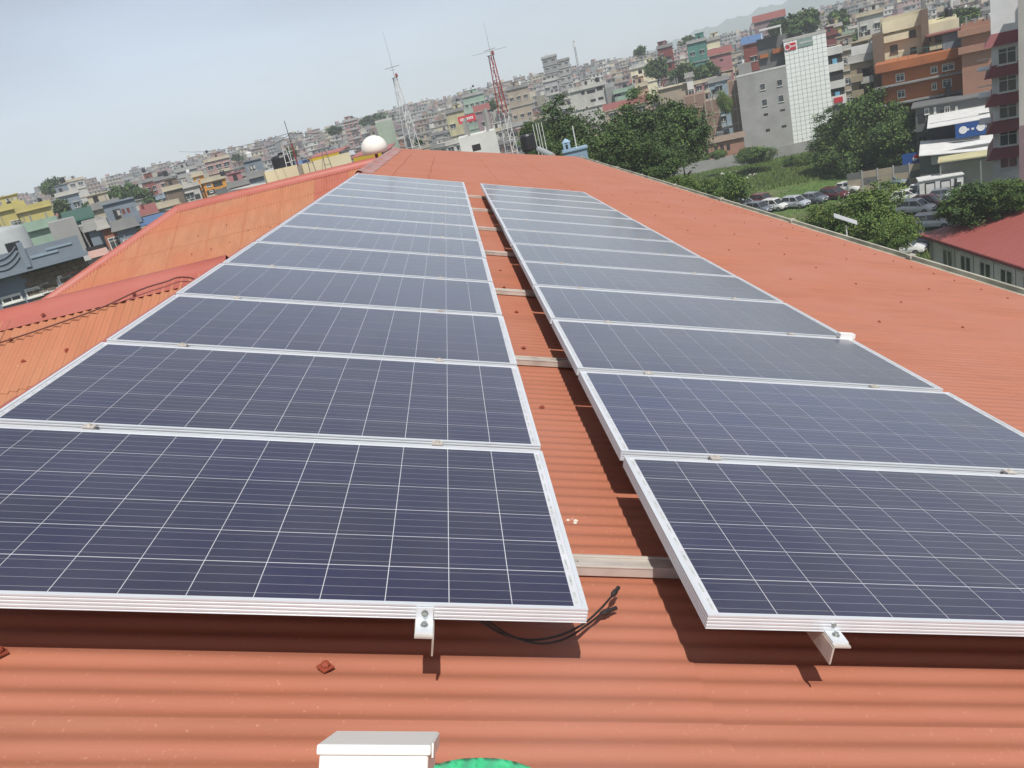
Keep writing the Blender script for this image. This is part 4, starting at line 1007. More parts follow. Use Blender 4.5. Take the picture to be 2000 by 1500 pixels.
# ---- middle ground, centre and left heroes ------------------------------------------------
LH = [  # x0, x1, ytop, D, colour, label, storeys, opts
 (895, 967, 262, 68, 'white', 'white house with one dark square window behind the roof, left of the red mast', 3, dict(wins=[(924, 281, 937, 296, 'hole')], slabs=False, parapet=False, stair=False, tanks=0, d=5)),
 (989, 1030, 172, 330, 'beige', 'wide beige four-storey block with long balconies, right of the red mast top', 4, {}),
 (1112, 1182, 172, 255, 'off-white', 'off-white framed building with big dark openings above the dark trees', 4, dict(wins=[(1147, 174, 1162, 184, 'hole'), (1166, 168, 1176, 178, 'hole'), (1136, 178, 1141, 186, 'hole'), (1154, 192, 1163, 200, 'hole'), (1169, 188, 1178, 196, 'hole')], parapet=True)),
 (1182, 1200, 170, 254, 'grey', 'plain grey end wall next to the off-white framed building', 4, dict(wins=None, slabs=False, stair=False, tanks=0)),
 (1200, 1242, 178, 250, 'mint', 'pale green-edged building with two wide dark windows over the trees', 3, dict(wins=[(1201, 181, 1212, 190, 'hole'), (1223, 172, 1238, 182, 'hole')], stair=False)),
 (1242, 1264, 168, 248, 'peach', 'narrow peach-coloured house with a small window above the trees', 4, dict(d=7)),
 (1231, 1277, 130, 330, 'lemon cream', 'cream yellow block with rows of dark windows left of the wooded slope', 4, {}),
 (1284, 1312, 92, 340, 'maroon', 'maroon five-storey house on the wooded slope, left of the teal house', 5, {}),
 (1342, 1377, 82, 330, 'teal', 'teal house with a pale flat roof on the slope', 4, {}),
 (1377, 1404, 78, 335, 'lemon cream', 'cream house touching the right side of the teal house', 4, {}),
 (1386, 1426, 105, 290, 'pink', 'pink house with a red tin roof below the cream one', 4, dict(roof=(ROOFRED, 2), wins=[(1405, 102, 1410, 107, 'hole'), (1406, 115, 1412, 120, 'hole')], stair=False, tanks=0, parapet=False)),
 (1452, 1487, 84, 270, 'brick-red', 'red house under a bright blue tin roof', 3, dict(roof=(ROOFBLUE, 2.2), stair=False, tanks=0, parapet=False)),
 (1474, 1530, 38, 330, 'mauve', 'long mauve house with a dark red pitched roof on the skyline', 3, dict(roof=(ROOFRED, 2.4), stair=False, tanks=0, parapet=False)),
 (1386, 1420, 158, 235, 'pale blue', 'pale blue-grey plain block above the brick blocks', 4, dict(stair=False)),
 (1618, 1642, 52, 300, 'yellow', 'bright yellow house right of the white tower', 3, {}),
 (1612, 1634, 68, 285, 'maroon', 'maroon house below the bright yellow one', 3, {}),
 (1676, 1722, 28, 250, 'off-white', 'off-white house with wide terraces above the tan block', 4, {}),
 (1634, 1664, 98, 205, 'beige', 'beige terraced house squeezed between white tower and tan block', 4, {}),
 (1286, 1345, 168, 215, 'beige', 'low beige building with a long flat grey roof behind the dark trees', 2, dict(parapet=False, stair=False, tanks=0)),
 (1340, 1352, 150, 214, 'white', 'slim white roof hut with a door on the long flat roof', 3, dict(stair=False, tanks=0, d=5)),
 (1058, 1086, 112, 450, 'grey', 'tall grey unfinished tower on the skyline with an open frame top', 9, dict(stair=False, tanks=0)),
 (1087, 1111, 118, 460, 'concrete', 'pale ribbed tower right of the open-topped tower', 8, dict(stair=False, tanks=0)),
 (1060, 1088, 158, 400, 'concrete', 'grey block at the foot of the open-topped tower', 4, {}),
 (903, 944, 186, 370, 'mint', 'pale mint and cream house on the skyline left of the red mast', 4, {}),
 (870, 905, 218, 300, 'pale yellow', 'dull yellow long house with grey trim left of the red billboard', 3, {}),
 (928, 955, 216, 280, 'mauve', 'mauve house with a dark red roof right of the red billboard', 3, dict(roof=(ROOFRED, 2), stair=False, tanks=0, parapet=False)),
 (670, 697, 236, 430, 'dusty pink', 'stepped pinkish tower house on the skyline left of the white mast', 6, {}),
 (733, 766, 237, 360, 'pale green', 'pale green-grey windowless block left of the white mast', 4, dict(wins=None, slabs=False)),
 (376, 396, 343, 235, 'orange', 'bright orange house, its taller left half', 5, dict(stair=False, tanks=0, wins=[(384, 347, 389, 352), (387, 362, 392, 367), (391, 374, 396, 379)])),
 (396, 438, 352, 233, 'orange', 'bright orange house, its lower right half with the recessed terrace', 4, dict(stair=False, tanks=0, wins=[(404, 358, 412, 366), (410, 371, 416, 377), (418, 352, 432, 366, 'hole')])),
 (345, 382, 332, 300, 'concrete', 'grey concrete house behind the bright orange one', 5, {}),
 (400, 446, 312, 330, 'dusty pink', 'large dusty pink block on the skyline behind the orange house', 5, {}),
 (345, 386, 366, 225, 'off-white', 'off-white house in front and left of the orange house', 4, {}),
 (302, 332, 350, 290, 'dusty pink', 'pink five-storey house with cream trim right of the brick-red one', 5, {}),
 (277, 304, 354, 330, 'brick-red', 'brick-red house above the left tree group', 4, {}),
 (320, 352, 370, 215, 'brown', 'half-built brown house with open floors left of the off-white one', 4, dict(wins=None)),
 (118, 160, 354, 430, 'off-white', 'white stepped tower on the left skyline with a thin roof antenna', 7, {}),
 (112, 150, 380, 250, 'slate-blue', 'slate-blue house in front of the white stepped tower', 4, {}),
 (-6, 44, 408, 185, 'yellow', 'yellow and brick house at the left edge', 4, {}),
 (38, 94, 408, 175, 'yellow', 'long yellow house with brick bands, second from the left edge', 4, dict(stair=False)),
 (28, 106, 448, 118, 'mint', 'mint green house with dark red eave bands', 4, dict(stair=False, tanks=0)),
 (95, 142, 430, 105, 'concrete', 'tall weathered concrete block without windows', 6, dict(wins=None, slabs=False, stair=False, tanks=0, parapet=False)),
 (142, 176, 442, 108, 'concrete', 'weathered concrete house with one large dark square opening', 5, dict(wins=[(145, 453, 160, 467, 'hole')], slabs=False, stair=False, tanks=0, parapet=False)),
 (134, 176, 428, 140, 'teal', 'green house with a steep green metal roof', 4, dict(roof=(ROOFGREEN, 1.5), stair=False, tanks=0, parapet=False)),
 (180, 230, 404, 150, 'cream', 'cream house with two white round tanks on its roof', 4, dict(tanks=0)),
 (228, 302, 424, 150, 'dusty pink', 'pinkish house with a long dark red roof band', 4, dict(roof=(ROOFRED, 1.5), stair=False, tanks=0, parapet=False)),
 (172, 200, 446, 104, 'slate-blue', 'slate-blue house with a row of tall white windows', 5, dict(stair=False, tanks=0)),
 (198, 226, 442, 103, 'terracotta', 'terracotta house next to the slate-blue one', 5, dict(tanks=0, stair=False)),
 (228, 262, 444, 98, 'slate-blue', 'blue-grey house with a light blue water drum on top', 5, dict(tanks=0)),
 (262, 316, 440, 100, 'beige', 'low beige house with a blue tarpaulin roof near the orange wing', 4, dict(roof=(ROOFBLUE, .8), stair=False, tanks=0, parapet=False)),
 (486, 514, 345, 150, 'slate-blue', 'plain slate-blue block left of the cream parapet', 5, dict(wins=None)),
 (448, 486, 362, 165, 'pink', 'pink house with salmon roof edges left of the slate-blue block', 4, {}),
]
for (x0, x1, yt, D, col_, lab, n, op) in LH:
    o = dict(op); o.setdefault('d', 10)
    hero(x0, x1, yt, D, col_, lab, n=n, rng=R, **o)
# near left: grey villa with balustrade, white gabled house, round tower
t, s, w = hero(-40, 150, 520, 61, 'slate-blue', 'slate-blue villa with stone-clad wall, white grid windows and curved balustrade', n=5, d=9, slabs=False, parapet=False, stair=False, tanks=0, cat='villa',
    wins=[(6, 571, 39, 596), (54, 557, 74, 583), (84, 545, 112, 572), (118, 534, 136, 557)], zb=-19, **K)
H = s.P.z - s.zb
STN = mat('stone_cladding', srgb(124, 112, 96), srgb(92, 84, 74), rough=.9, scale=3, detail=8, bump=.4)
a0, b0 = s.sz(50, 560)[0], w / 2
stone_me = [MB().box(0, -.06 - .02 * k, 0, .52, -.002, .27).mesh('stone', STN) for k in range(3)]
for i in range(int((b0 - a0) / .55)):
    for j in range(9):
        o = link('stone', stone_me[(i * 7 + j * 3) % 3], t, (a0 + i * .55 + (.2 if j % 2 else 0), 0, H - 3.0 + j * .29))
part_box(t, 'cornice', WALLS['slate-blue'], -w / 2 - .3, -1.0, H - .25, w / 2 + .3, 9.2, H + .02)
part_box(t, 'parapet', WALLS['slate-blue'], -w / 2 - .1, -.95, H + .02, w / 2 + .1, -.8, H + 1.15)
part_box(t, 'parapet_moulding', WALLS['pale blue'], w * .05, -1.02, H + .45, w * .3, -.95, H + .6); part_box(t, 'parapet_moulding', WALLS['pale blue'], w * .2, -1.02, H + .7, w * .44, -.95, H + .82)
part_box(t, 'pier', WALLS['slate-blue'], -w * .02, -1.1, H, w * .03, -.7, H + 1.6)
for k in range(3):
    MB().tube([(-w * .02 - .1 - 2.2 * q / 8, -1.0, H + .5 + k * .33 + .55 * (q / 8 - .5) ** 2 * 4 - .3) for q in range(9)], .035, 6).build('balustrade_rail', WALLS['slate-blue'], t)
part_box(t, 'black_tank', BLACK, -w * .12, 3, H, w * .02, 4.6, H + 1.6)
t, s, w = hero(146, 200, 507, 74, 'white', 'white house with a gabled porch, half hidden by the orange wing', n=4, d=8, slabs=False, parapet=False, stair=False, tanks=0, roof=(mat('gable_roof', srgb(186, 150, 138), rough=.7), .4), wins=[(168, 524, 177, 532, 'hole')], **K)
H = s.P.z - s.zb
mb = MB(); mb.hexa([(-w * .42, -.8, H), (w * .1, -.8, H), (w * .1, 0, H), (-w * .42, 0, H), (-w * .17, -.8, H + 1.3), (-w * .15, -.8, H + 1.3), (-w * .15, 0, H + 1.3), (-w * .17, 0, H + 1.3)]); mb.build('gable', WALLS['white'], t)
s = Site(8, 470, 88); t = thing('round_tower', 'smooth grey round water tower cut by the left edge', 'tower', (s.P.x, s.P.y, s.zb), 0); HERO.append((t['label'], 8, 455))
zt_ = s.sz(10, 452)[1] - s.zb; MB().lathe([(2.6, 0), (2.3, zt_ - 4), (2.0, zt_), (1.7, zt_ + .3), (.1, zt_ + .5)], n=28).build('shaft', cm('tower_grey', 172, 178, 180), t, smooth=True); MB().lathe([(2.5, zt_ - 4.4), (2.55, zt_ - 4.2), (2.4, zt_ - 4.0)], n=28).build('ring', WALLS['concrete'], t)
# red billboard
s = Site(912, 232, 270); t = thing('billboard', 'red billboard with a line of pale lettering among the houses left of the red mast', 'billboard', (s.P.x, s.P.y, s.zb), s.rz); zc = s.P.z - s.zb
g = part_box(t, 'panel', SR, -2.9, 0, zc - 1.1, 2.9, .2, zc + 1.1)
lm = MB()
for q in range(8): lm.box(-2.2 + q * .55, -.05, zc - .35, -2.2 + q * .55 + .33, 0, zc + .3); 
lm.box(-2.2, -.05, zc + .3, 2.1, 0, zc + .42); lm.build('lettering', SW_, g, kind='stuff')
for xx in (-2, 2): part_box(t, 'post', CONC, xx, .2, 0, xx + .2, .4, zc)

# ---- things just beyond our own roof -------------------------------------------------------
# cream parapets of the neighbouring block
def wallpx(nm, cat, lab, x0, y0, x1, y1, D0, D1, h, M, th=0.25, skirt=3.0, base=None):
    A = at_dist(x0, y0, D0); B_ = at_dist(x1, y1, D1); d = (B_ - A); L_ = sqrt(d.x ** 2 + d.y ** 2)
    t = thing(nm, lab, cat, (A.x, A.y, A.z - h), atan2(d.y, d.x)); dz = d.z
    mb = MB(); mb.hexa([(0, 0, 0), (L_, 0, dz), (L_, th, dz), (0, th, 0), (0, 0, h), (L_, 0, h + dz), (L_, th, h + dz), (0, th, h)]); mb.build('wall', M, t)
    mb = MB(); mb.box(.1, th + .02, GZ - (A.z - h), L_ - .1, th + 7, h * .3); mb.build('block', WALLS['off-white'] if base is None else base, t); return t
CREAM = cm('parapet_cream', 226, 218, 176, ws=.5)
wallpx('parapet_wall', 'wall', 'pale cream parapet wall behind the orange wing, left of the pole', 516, 336, 583, 321, 33, 33.4, .72, CREAM)
wallpx('parapet_wall', 'wall', 'pale cream and grey parapet wall right of the pole, below the dome', 589, 321, 682, 297, 33.5, 34.5, .72, CREAM)
for (x0, y0, x1, y1, lab, D) in ((689, 307, 727, 303, 'yellow-edged low red roof under the white dome', 38), (604, 309, 645, 297, 'small yellow-edged red roof behind the cream parapet', 45)):
    A = at_dist(x0, y0, D); t = thing('low_roof', lab, 'roof', (A.x, A.y, A.z - .35), -.03)
    part_box(t, 'fascia', cm('fascia_yellow', 214, 180, 40), 0, 0, 0, 1.3 if D < 40 else 1.6, .1, .3)
    mb = MB(); mb.hexa([(-.1, 0, .3), (1.7, 0, .3), (1.7, 3.4, .42), (-.1, 3.4, .42), (-.1, 0, .34), (1.7, 0, .34), (1.7, 3.4, .46), (-.1, 3.4, .46)]); mb.build('roof', CAP_RED, t)
    part_box(t, 'wall', WALLS['off-white'], .1, .15, GZ - A.z, 1.6, 3.5, .25)
# white dome
A = at_dist(733, 296, 31); t = thing('dome_antenna', 'white mushroom-shaped dome on a short dark post at the ridge', 'dome', (A.x, A.y, A.z - .5))
DW = mat('dome_white', srgb(232, 230, 222), rough=.4, scale=1)
MB().lathe([(.38, .42), (.46, .44), (.49, .62), (.47, .74), (.42, .86), (.3, .99), (.15, 1.06), (.02, 1.08)], n=24).build('shell', DW, t, smooth=True)
MB().lathe([(.06, -.4), (.06, .44)], n=8).build('post', MAR, t)
# lattice masts
def mast(nm, lab, pb_, pt, D, wb, wt, zbase, red_from, rodpx, arms, nseg, parts):
    Pb = at_dist(pb_[0], pb_[1], D); Pt = at_dist(pt[0], pt[1], D); zt_ = Pt.z - zbase
    c = Vector((Pb.x, Pb.y, zbase)); t = thing(nm, lab, 'mast', c, .5)
    zb_ = Pb.z - zbase; hw = lambda z: (wb + (wt - wb) * (z - zb_) / (zt_ - zb_)) / 2
    corners = [(1, 0), (-.5, .87), (-.5, -.87)]
    REDP = mat('mast_red', srgb(150, 52, 46), rough=.6); WHP = mat('mast_white', srgb(206, 206, 204), rough=.5)
    zr = (at_dist(*red_from, D).z - zbase) if red_from else 1e9
    for cx, cy in corners:
        for (a, b, M) in ((0.0, min(zr, zt_), WHP), (zr, zt_, REDP)):
            if a >= zt_: continue
            MB().tube([(cx * hw(a) * 1.15, cy * hw(a) * 1.15, a), (cx * hw(b) * 1.15, cy * hw(b) * 1.15, b)], .024, 6).build('leg', M, t)
    for k in range(nseg):
        za, zc = zb_ + (zt_ - zb_) * (k - 2) / (nseg - 2), zb_ + (zt_ - zb_) * (k - 1) / (nseg - 2)
        M = REDP if zc > zr + .05 else WHP; mb = MB()
        for i in range(3):
            p, q = corners[i], corners[(i + 1) % 3]
            A_ = (p[0] * hw(za) * 1.15, p[1] * hw(za) * 1.15, za); B2 = (q[0] * hw(zc) * 1.15, q[1] * hw(zc) * 1.15, zc); C2 = (q[0] * hw(za) * 1.15, q[1] * hw(za) * 1.15, za)
            mb.tube([A_, B2], .012, 4); mb.tube([A_, C2], .012, 4)
        mb.build('bracing', M, t, kind='stuff')
    rd = at_dist(*rodpx, D); MB().tube([(0, 0, zt_ - .1), (0.02, 0, zt_ + (rd.z - zbase - zt_) * .5), (0, 0, rd.z - zbase)], .014, 5, r2=.005).build('antenna_rod', CONC, t)
    for (L_, zz, r_, up) in arms:
        vx = Vector((cos(-.5), sin(-.5), 0)) * L_
        MB().tube([(-vx.x, -vx.y, zt_ + zz - up), (0, 0, zt_ + zz), (vx.x, vx.y, zt_ + zz + up)], r_, 5).build('antenna_arm', CONC, t)
    MB().lathe([(.06, 0), (.08, .08), (.05, .2)], c=(.14, 0, zt_), n=8).build('lamp', REDP, t)
    MB().box(-hw(zt_) * 1.3, -hw(zt_) * 1.3, zt_ - .03, hw(zt_) * 1.3, hw(zt_) * 1.3, zt_).build('top_plate', CONC, t); HERO.append((lab, pt[0], pt[1])); return t
mast('lattice_mast', 'white lattice mast with a thin antenna and small crossbar, left of the red one', (806, 287), (773, 151), 48, .8, .2, -8, None, (750, 62), [(.42, .55, .016, .02), (.14, .4, .01, .0)], 7, None)
mast('lattice_mast', 'red and white lattice mast with wide horizontal antenna arms', (1000, 297), (962, 107), 45, .66, .24, -8, (985, 220), (941, 45), [(.95, .2, .009, .02), (.3, .28, .014, .02)], 10, None)
mb = MB(); Pq = at_dist(1135, 160, 420); t = thing('far_mast', 'thin grey telecom mast on the skyline right of the ribbed tower', 'mast', (Pq.x, Pq.y, Pq.z - 12))
hm = at_dist(1122, 79, 420).z - Pq.z + 12
for cx, cy in ((.6, 0), (-.5, .4), (-.5, -.4)): MB().tube([(cx, cy, 0), (cx * .4, cy * .4, hm)], .12, 4).build('leg', CONC, t)
mb = MB()
for k in range(14): mb.box(-.5 + k * .015, -.3, 12 + k * (hm - 12) / 14, .5 - k * .015, .3, 12.15 + k * (hm - 12) / 14)
mb.build('bracing', CONC, t, kind='stuff'); mb = MB().box(-.6, -.5, hm - 3, .6, .5, hm - 1); mb.build('antenna_panel', METW, t)
# pole with wires behind the orange wing
A = at_dist(589, 346, 30); B_ = at_dist(560, 235, 30)
t = thing('utility_pole', 'leaning-looking slim pole with a red collar and thin wires behind the orange wing', 'pole', (A.x, A.y, A.z - 1.5))
hz_ = B_.z - A.z + 1.5
MB().tube([(0, 0, 0), (0, 0, hz_ * .55)], .045, 8).build('post', CONC, t); MB().tube([(0, 0, hz_ * .55), (0, 0, hz_ * .78)], .03, 6).build('collar', MAR, t); MB().tube([(0, 0, hz_ * .78), (0, 0, hz_)], .012, 5).build('rod', BLACK, t)
WB = mat('wire_dark', (0.08, 0.08, 0.085), rough=.6)
zw = at_dist(568, 260, 30)
for q, (xa, ya, Da, xb, yb_, Db) in enumerate([(465, 290, 36, 568, 260, 30), (568, 260, 30, 720, 232, 44), (350, 296, 60, 568, 259, 30)]):
    P0, P1 = at_dist(xa, ya, Da), at_dist(xb, yb_, Db)
    pts = [P0.lerp(P1, k / 10) - Vector((0, 0, .25 * 4 * (k / 10) * (1 - k / 10))) for k in range(11)]
    w_ = MB().tube(pts, .009, 4).build('wire', WB)
    tag(w_, ['thin dark wire running left from the pole to the skyline', 'thin dark wire running right from the pole towards the dome', 'uppermost thin wire reaching far left from the pole'][q], 'wire', 'wires at the pole')
# small ladder frames and posts by the cream parapet
for (x, y, D, hh, lab) in ((563, 318, 38, .9, 'white pipe frame left of the pole, standing beside the black tank'), (575, 315, 38, 1.0, 'white pipe frame right against the pole'), (612, 338, 31, .9, 'thin steel ladder frame in front of the cream parapet'), (640, 322, 31, .9, 'steel ladder frame right of the first one')):
    A = at_dist(x, y, D); t = thing('pipe_frame', lab, 'frame', (A.x, A.y, A.z - .3)); M = METW if D > 35 else mat('galv', srgb(120, 120, 116), rough=.6)
    for xx in (-.13, .13): MB().tube([(xx, 0, 0), (xx * .5, 0, hh)], .016, 5).build('upright', M, t)
    for k in (0.35, 0.75): MB().tube([(-.13, 0, hh * k), (.13, 0, hh * k)], .012, 5).build('rung', M, t)
A = at_dist(553, 318, 41); t = thing('water_tank', 'black water tank behind the white pipe frames', 'tank', (A.x, A.y, A.z - .6)); MB().lathe([(.5, 0), (.52, .1), (.52, .85), (.45, .95), (.1, 1.02)], n=16).build('body', BLACK, t); MB().lathe([(.12, 1.0), (.12, 1.08)], n=10).build('lid', BLACK, t)
A = at_dist(1030, 272, 52); t = thing('water_tank', 'black square-looking tank in a pipe rack right of the red mast', 'tank', (A.x, A.y, A.z - 1.2)); MB().lathe([(.42, .5), (.45, .6), (.45, 1.4), (.38, 1.5)], n=14).build('body', BLACK, t)
for xx in (.5, .7, .85, 1.05): MB().tube([(xx, -.1, 0), (xx, -.1, 2.0)], .025, 5).build('pipe', METW, t)
# solar water heater drum and pale blue shrine-like hut
A = at_dist(1052, 291, 42); B_ = at_dist(1080, 304, 40)
o = MB().tube([A, A.lerp(B_, .12), A.lerp(B_, .13), B_], .13, 12).build('heater_drum', mat('drum_steel', srgb(196, 198, 196), rough=.35, metal=.4), smooth=False); tag(o, 'silver water heater drum lying at the far roof edge', 'drum')
s = Site(1112, 293, 46); t = thing('blue_hut', 'small pale blue roof hut with a white pipe at the far roof corner', 'hut', (s.P.x, s.P.y, s.P.z - 2.2), s.rz)
SKYB = cm('hut_blue', 150, 186, 212)
part_box(t, 'wall', SKYB, -.35, 0, 0, .95, 1.4, 2.1); part_box(t, 'cornice', SKYB, -.42, -.08, 2.1, 1.02, 1.5, 2.18); part_box(t, 'turret', SKYB, -.3, .2, 2.18, .1, .6, 2.62)
MB().lathe([(.26, 2.62), (.16, 2.72), (.03, 2.82)], c=(-.1, .4, 0), n=8).build('turret_roof', SKYB, t); part_box(t, 'opening', DARK, -.16, .18, 2.28, -.04, .2, 2.5)
MB().tube([(.42, .3, 2.1), (.42, .3, 3.4)], .035, 6).build('pipe', METW, t); part_box(t, 'mast_base', WALLS['off-white'], -.3, .3, GZ, .8, 1.2, 0)

# ================================================================== the town: individual houses
OCC = [(-100, 700), (0, 655), (100, 590), (350, 405), (700, 325), (770, 290), (1110, 305), (1250, 345), (2000, 580), (2200, 640)]
def occ(x):
    for (a, b), (c, d) in zip(OCC, OCC[1:]):
        if a <= x <= c: return b + (d - b) * (x - a) / (c - a)
    return 9999
town = []
R2 = random.Random(21)
cols_w = [('brick-brown', 20), ('dusty pink', 8), ('cream', 13), ('grey', 12), ('off-white', 12), ('pale yellow', 4), ('pale green', 3), ('pale blue', 3), ('terracotta', 4), ('dark grey', 5), ('beige', 14), ('mauve', 4), ('teal', 1), ('brick-red', 3), ('yellow', 1), ('concrete', 8), ('peach', 3), ('pink', 2), ('blue', 1)]
bag = [c for c, k in cols_w for _ in range(k)]
def blocked(x, y, r):
    for fx, fy, fr in FOOT:
        if (x - fx) ** 2 + (y - fy) ** 2 < (r + fr) ** 2: return True
    return False
Ds = [92, 108, 124, 142, 160, 180, 202, 226, 250, 276, 304, 334, 366, 400, 436, 474, 516, 560, 608, 660, 716, 776, 840, 905]
far_mb = [MB() for _ in range(8)]; far_names = ['off-white', 'beige', 'dusty pink', 'grey', 'brick-brown', 'cream', 'mauve', 'concrete']
far_dark = MB(); cand = []
for D in Ds:
    az = -0.56 + R2.uniform(0, .02)
    while az < 0.66:
        w = R2.uniform(7, 12) * (1.25 if D > 600 else 1); az += (w + R2.uniform(.3, 3.5)) / D
        dd = D + R2.uniform(-6, 6); x, y = CAM.x + dd * sin(az), CAM.y + dd * cos(az)
        g = terrain(x, y)
        n = R2.choice([2, 3, 3, 4, 4, 5] if D < 500 else [2, 3, 3, 4, 4]); h = n * 2.95
        if az > 0.04 and D < 226: continue                       # trees, field and car park
        if az > 0.30 and D < 250: continue
        qx, qy = px((x, y, g + h))
        if qx < -40 or qx > 2040 or qy < -30: continue
        if qy > occ(qx) - 4: continue
        if blocked(x, y, w * 0.5): continue
        cand.append((D, x, y, az, w, n, h, g, qx, qy))
cand.sort(key=lambda c: c[0])
NEAR_N = 300 - len([1 for h in HERO]) - 20
def landmark_list():
    return [('the white lattice mast', 785, 220), ('the red and white mast', 985, 210), ('the bright orange house', 405, 350), ('the white dome', 733, 285), ('the open-topped tower', 1070, 130), ('the teal house', 1360, 90), ('the red billboard', 912, 230), ('the white tiled tower', 1570, 70), ('the left tree group', 230, 385), ('the slate-blue villa', 70, 500), ('the pole with wires', 570, 260), ('the tan block', 1690, 110), ('the far skyline mast', 1128, 110), ('the yellow houses at the left edge', 40, 420), ('the cream parapet', 610, 300), ('the blue-roofed red house', 1470, 80), ('the maroon house', 1298, 95), ('the cream blocks', 1800, 30)]
LMK = landmark_list(); ranks = {}
words = ['nearest', 'second nearest', 'third nearest', 'fourth nearest', 'fifth nearest', 'sixth nearest', 'seventh nearest', 'eighth nearest', 'ninth nearest', 'tenth nearest', 'eleventh nearest', 'twelfth nearest', 'thirteenth nearest', 'fourteenth nearest', 'fifteenth nearest', 'sixteenth nearest', 'seventeenth nearest', 'eighteenth nearest']
entries = []
for c in cand[:NEAR_N]:
    D, x, y, az, w, n, h, g, qx, qy = c
    col_ = R2.choice(bag)
    lm = min(LMK, key=lambda l: (l[1] - qx) ** 2 + (l[2] - qy) ** 2)
    dxp, dyp = qx - lm[1], qy - lm[2]
    dirn = ('right of' if dxp > 0 else 'left of') if abs(dxp) > abs(dyp) else ('below' if dyp > 0 else 'above')
    entries.append([c, col_, lm[0], dirn, dxp ** 2 + dyp ** 2])
gr = {}
for e in entries: gr.setdefault((e[1], e[2], e[3]), []).append(e)
NW_ = {2: 'two', 3: 'three', 4: 'four', 5: 'five'}
for k, es in gr.items():
    es.sort(key=lambda e: e[4])
    for i, e in enumerate(es): e.append(i)
for e in entries:
    (D, x, y, az, w, n, h, g, qx, qy), col_, lm, dirn, _, i = e
    lab = '%s %s-storey house, %s %s house %s %s' % (col_, NW_[n], words[min(i, len(words) - 1)], 'such' if False else col_, dirn, lm)
    if i == 0: lab = '%s %s-storey house closest %s %s' % (col_, NW_[n], dirn, lm)
    rf = None
    if R2.random() < .12: rf = (R2.choice([ROOFRED, ROOFGREY, ROOFBLUE, ROOFRED]), 1.6)
    house(lab, (x, y), -az + R2.choice([-.6, -.35, .0, .25, .5]) + R2.uniform(-.1, .1), w, R2.uniform(7, 11), g + h, g - 1.5, col_, n, near=False, rng=R2, stair=rf is None and R2.random() < .7, tanks=0 if rf else R2.choice([0, 1, 1, 2]), roof=rf, parapet=rf is None, group='houses of the town')
for c in cand[NEAR_N:]:
    D, x, y, az, w, n, h, g, qx, qy = c
    if blocked(x, y, 0): continue
    k = R2.randrange(8); rz = R2.uniform(-.8, .8) - az; cx, cy = cos(rz), sin(rz)
    def bx(mb, x0, y0, z0, x1, y1, z1):
        mb.hexa([(x + a * cx - b * cy, y + a * cy + b * cx, z) for z in (z0, z1) for a, b in ((x0, y0), (x1, y0), (x1, y1), (x0, y1))])
    dd = R2.uniform(7, 11); bx(far_mb[k], -w / 2, 0, g - 2, w / 2, dd, g + h); bx(far_mb[(k + 3) % 8], -w / 2, dd * .4, g + h, -w / 2 + 3, dd * .9, g + h + 2.3)
    for f in range(n):
        nn = int(w / 2.6)
        for i in range(nn):
            if R2.random() < .2: continue
            xx = -w / 2 + (i + .5) * w / nn; bx(far_dark, xx - .65, -.08, g + f * 2.95 + .9, xx + .65, 0, g + f * 2.95 + 2.2)
        bx(far_mb[0], -w / 2 - .3, -.5, g + (f + 1) * 2.95 - .15, w / 2 + .3, -.02, g + (f + 1) * 2.95 + .05)
    if R2.random() < .6: bx(far_dark, w * .1, dd * .5, g + h + .9, w * .1 + 1.2, dd * .5 + 1.2, g + h + 2.1)
allmb = MB()
for k, mb in enumerate(far_mb + [far_dark]):
    n0 = len(allmb.v); allmb.v += mb.v; allmb.f += [tuple(i + n0 for i in f) for f in mb.f]; allmb.mi += [k] * len(mb.f)
if allmb.f:
    o = allmb.build('distant_houses', [WALLS[c] for c in far_names] + [DARK]); tag(o, 'crowded pale houses of the far slopes below the skyline', 'houses', kind='stuff')

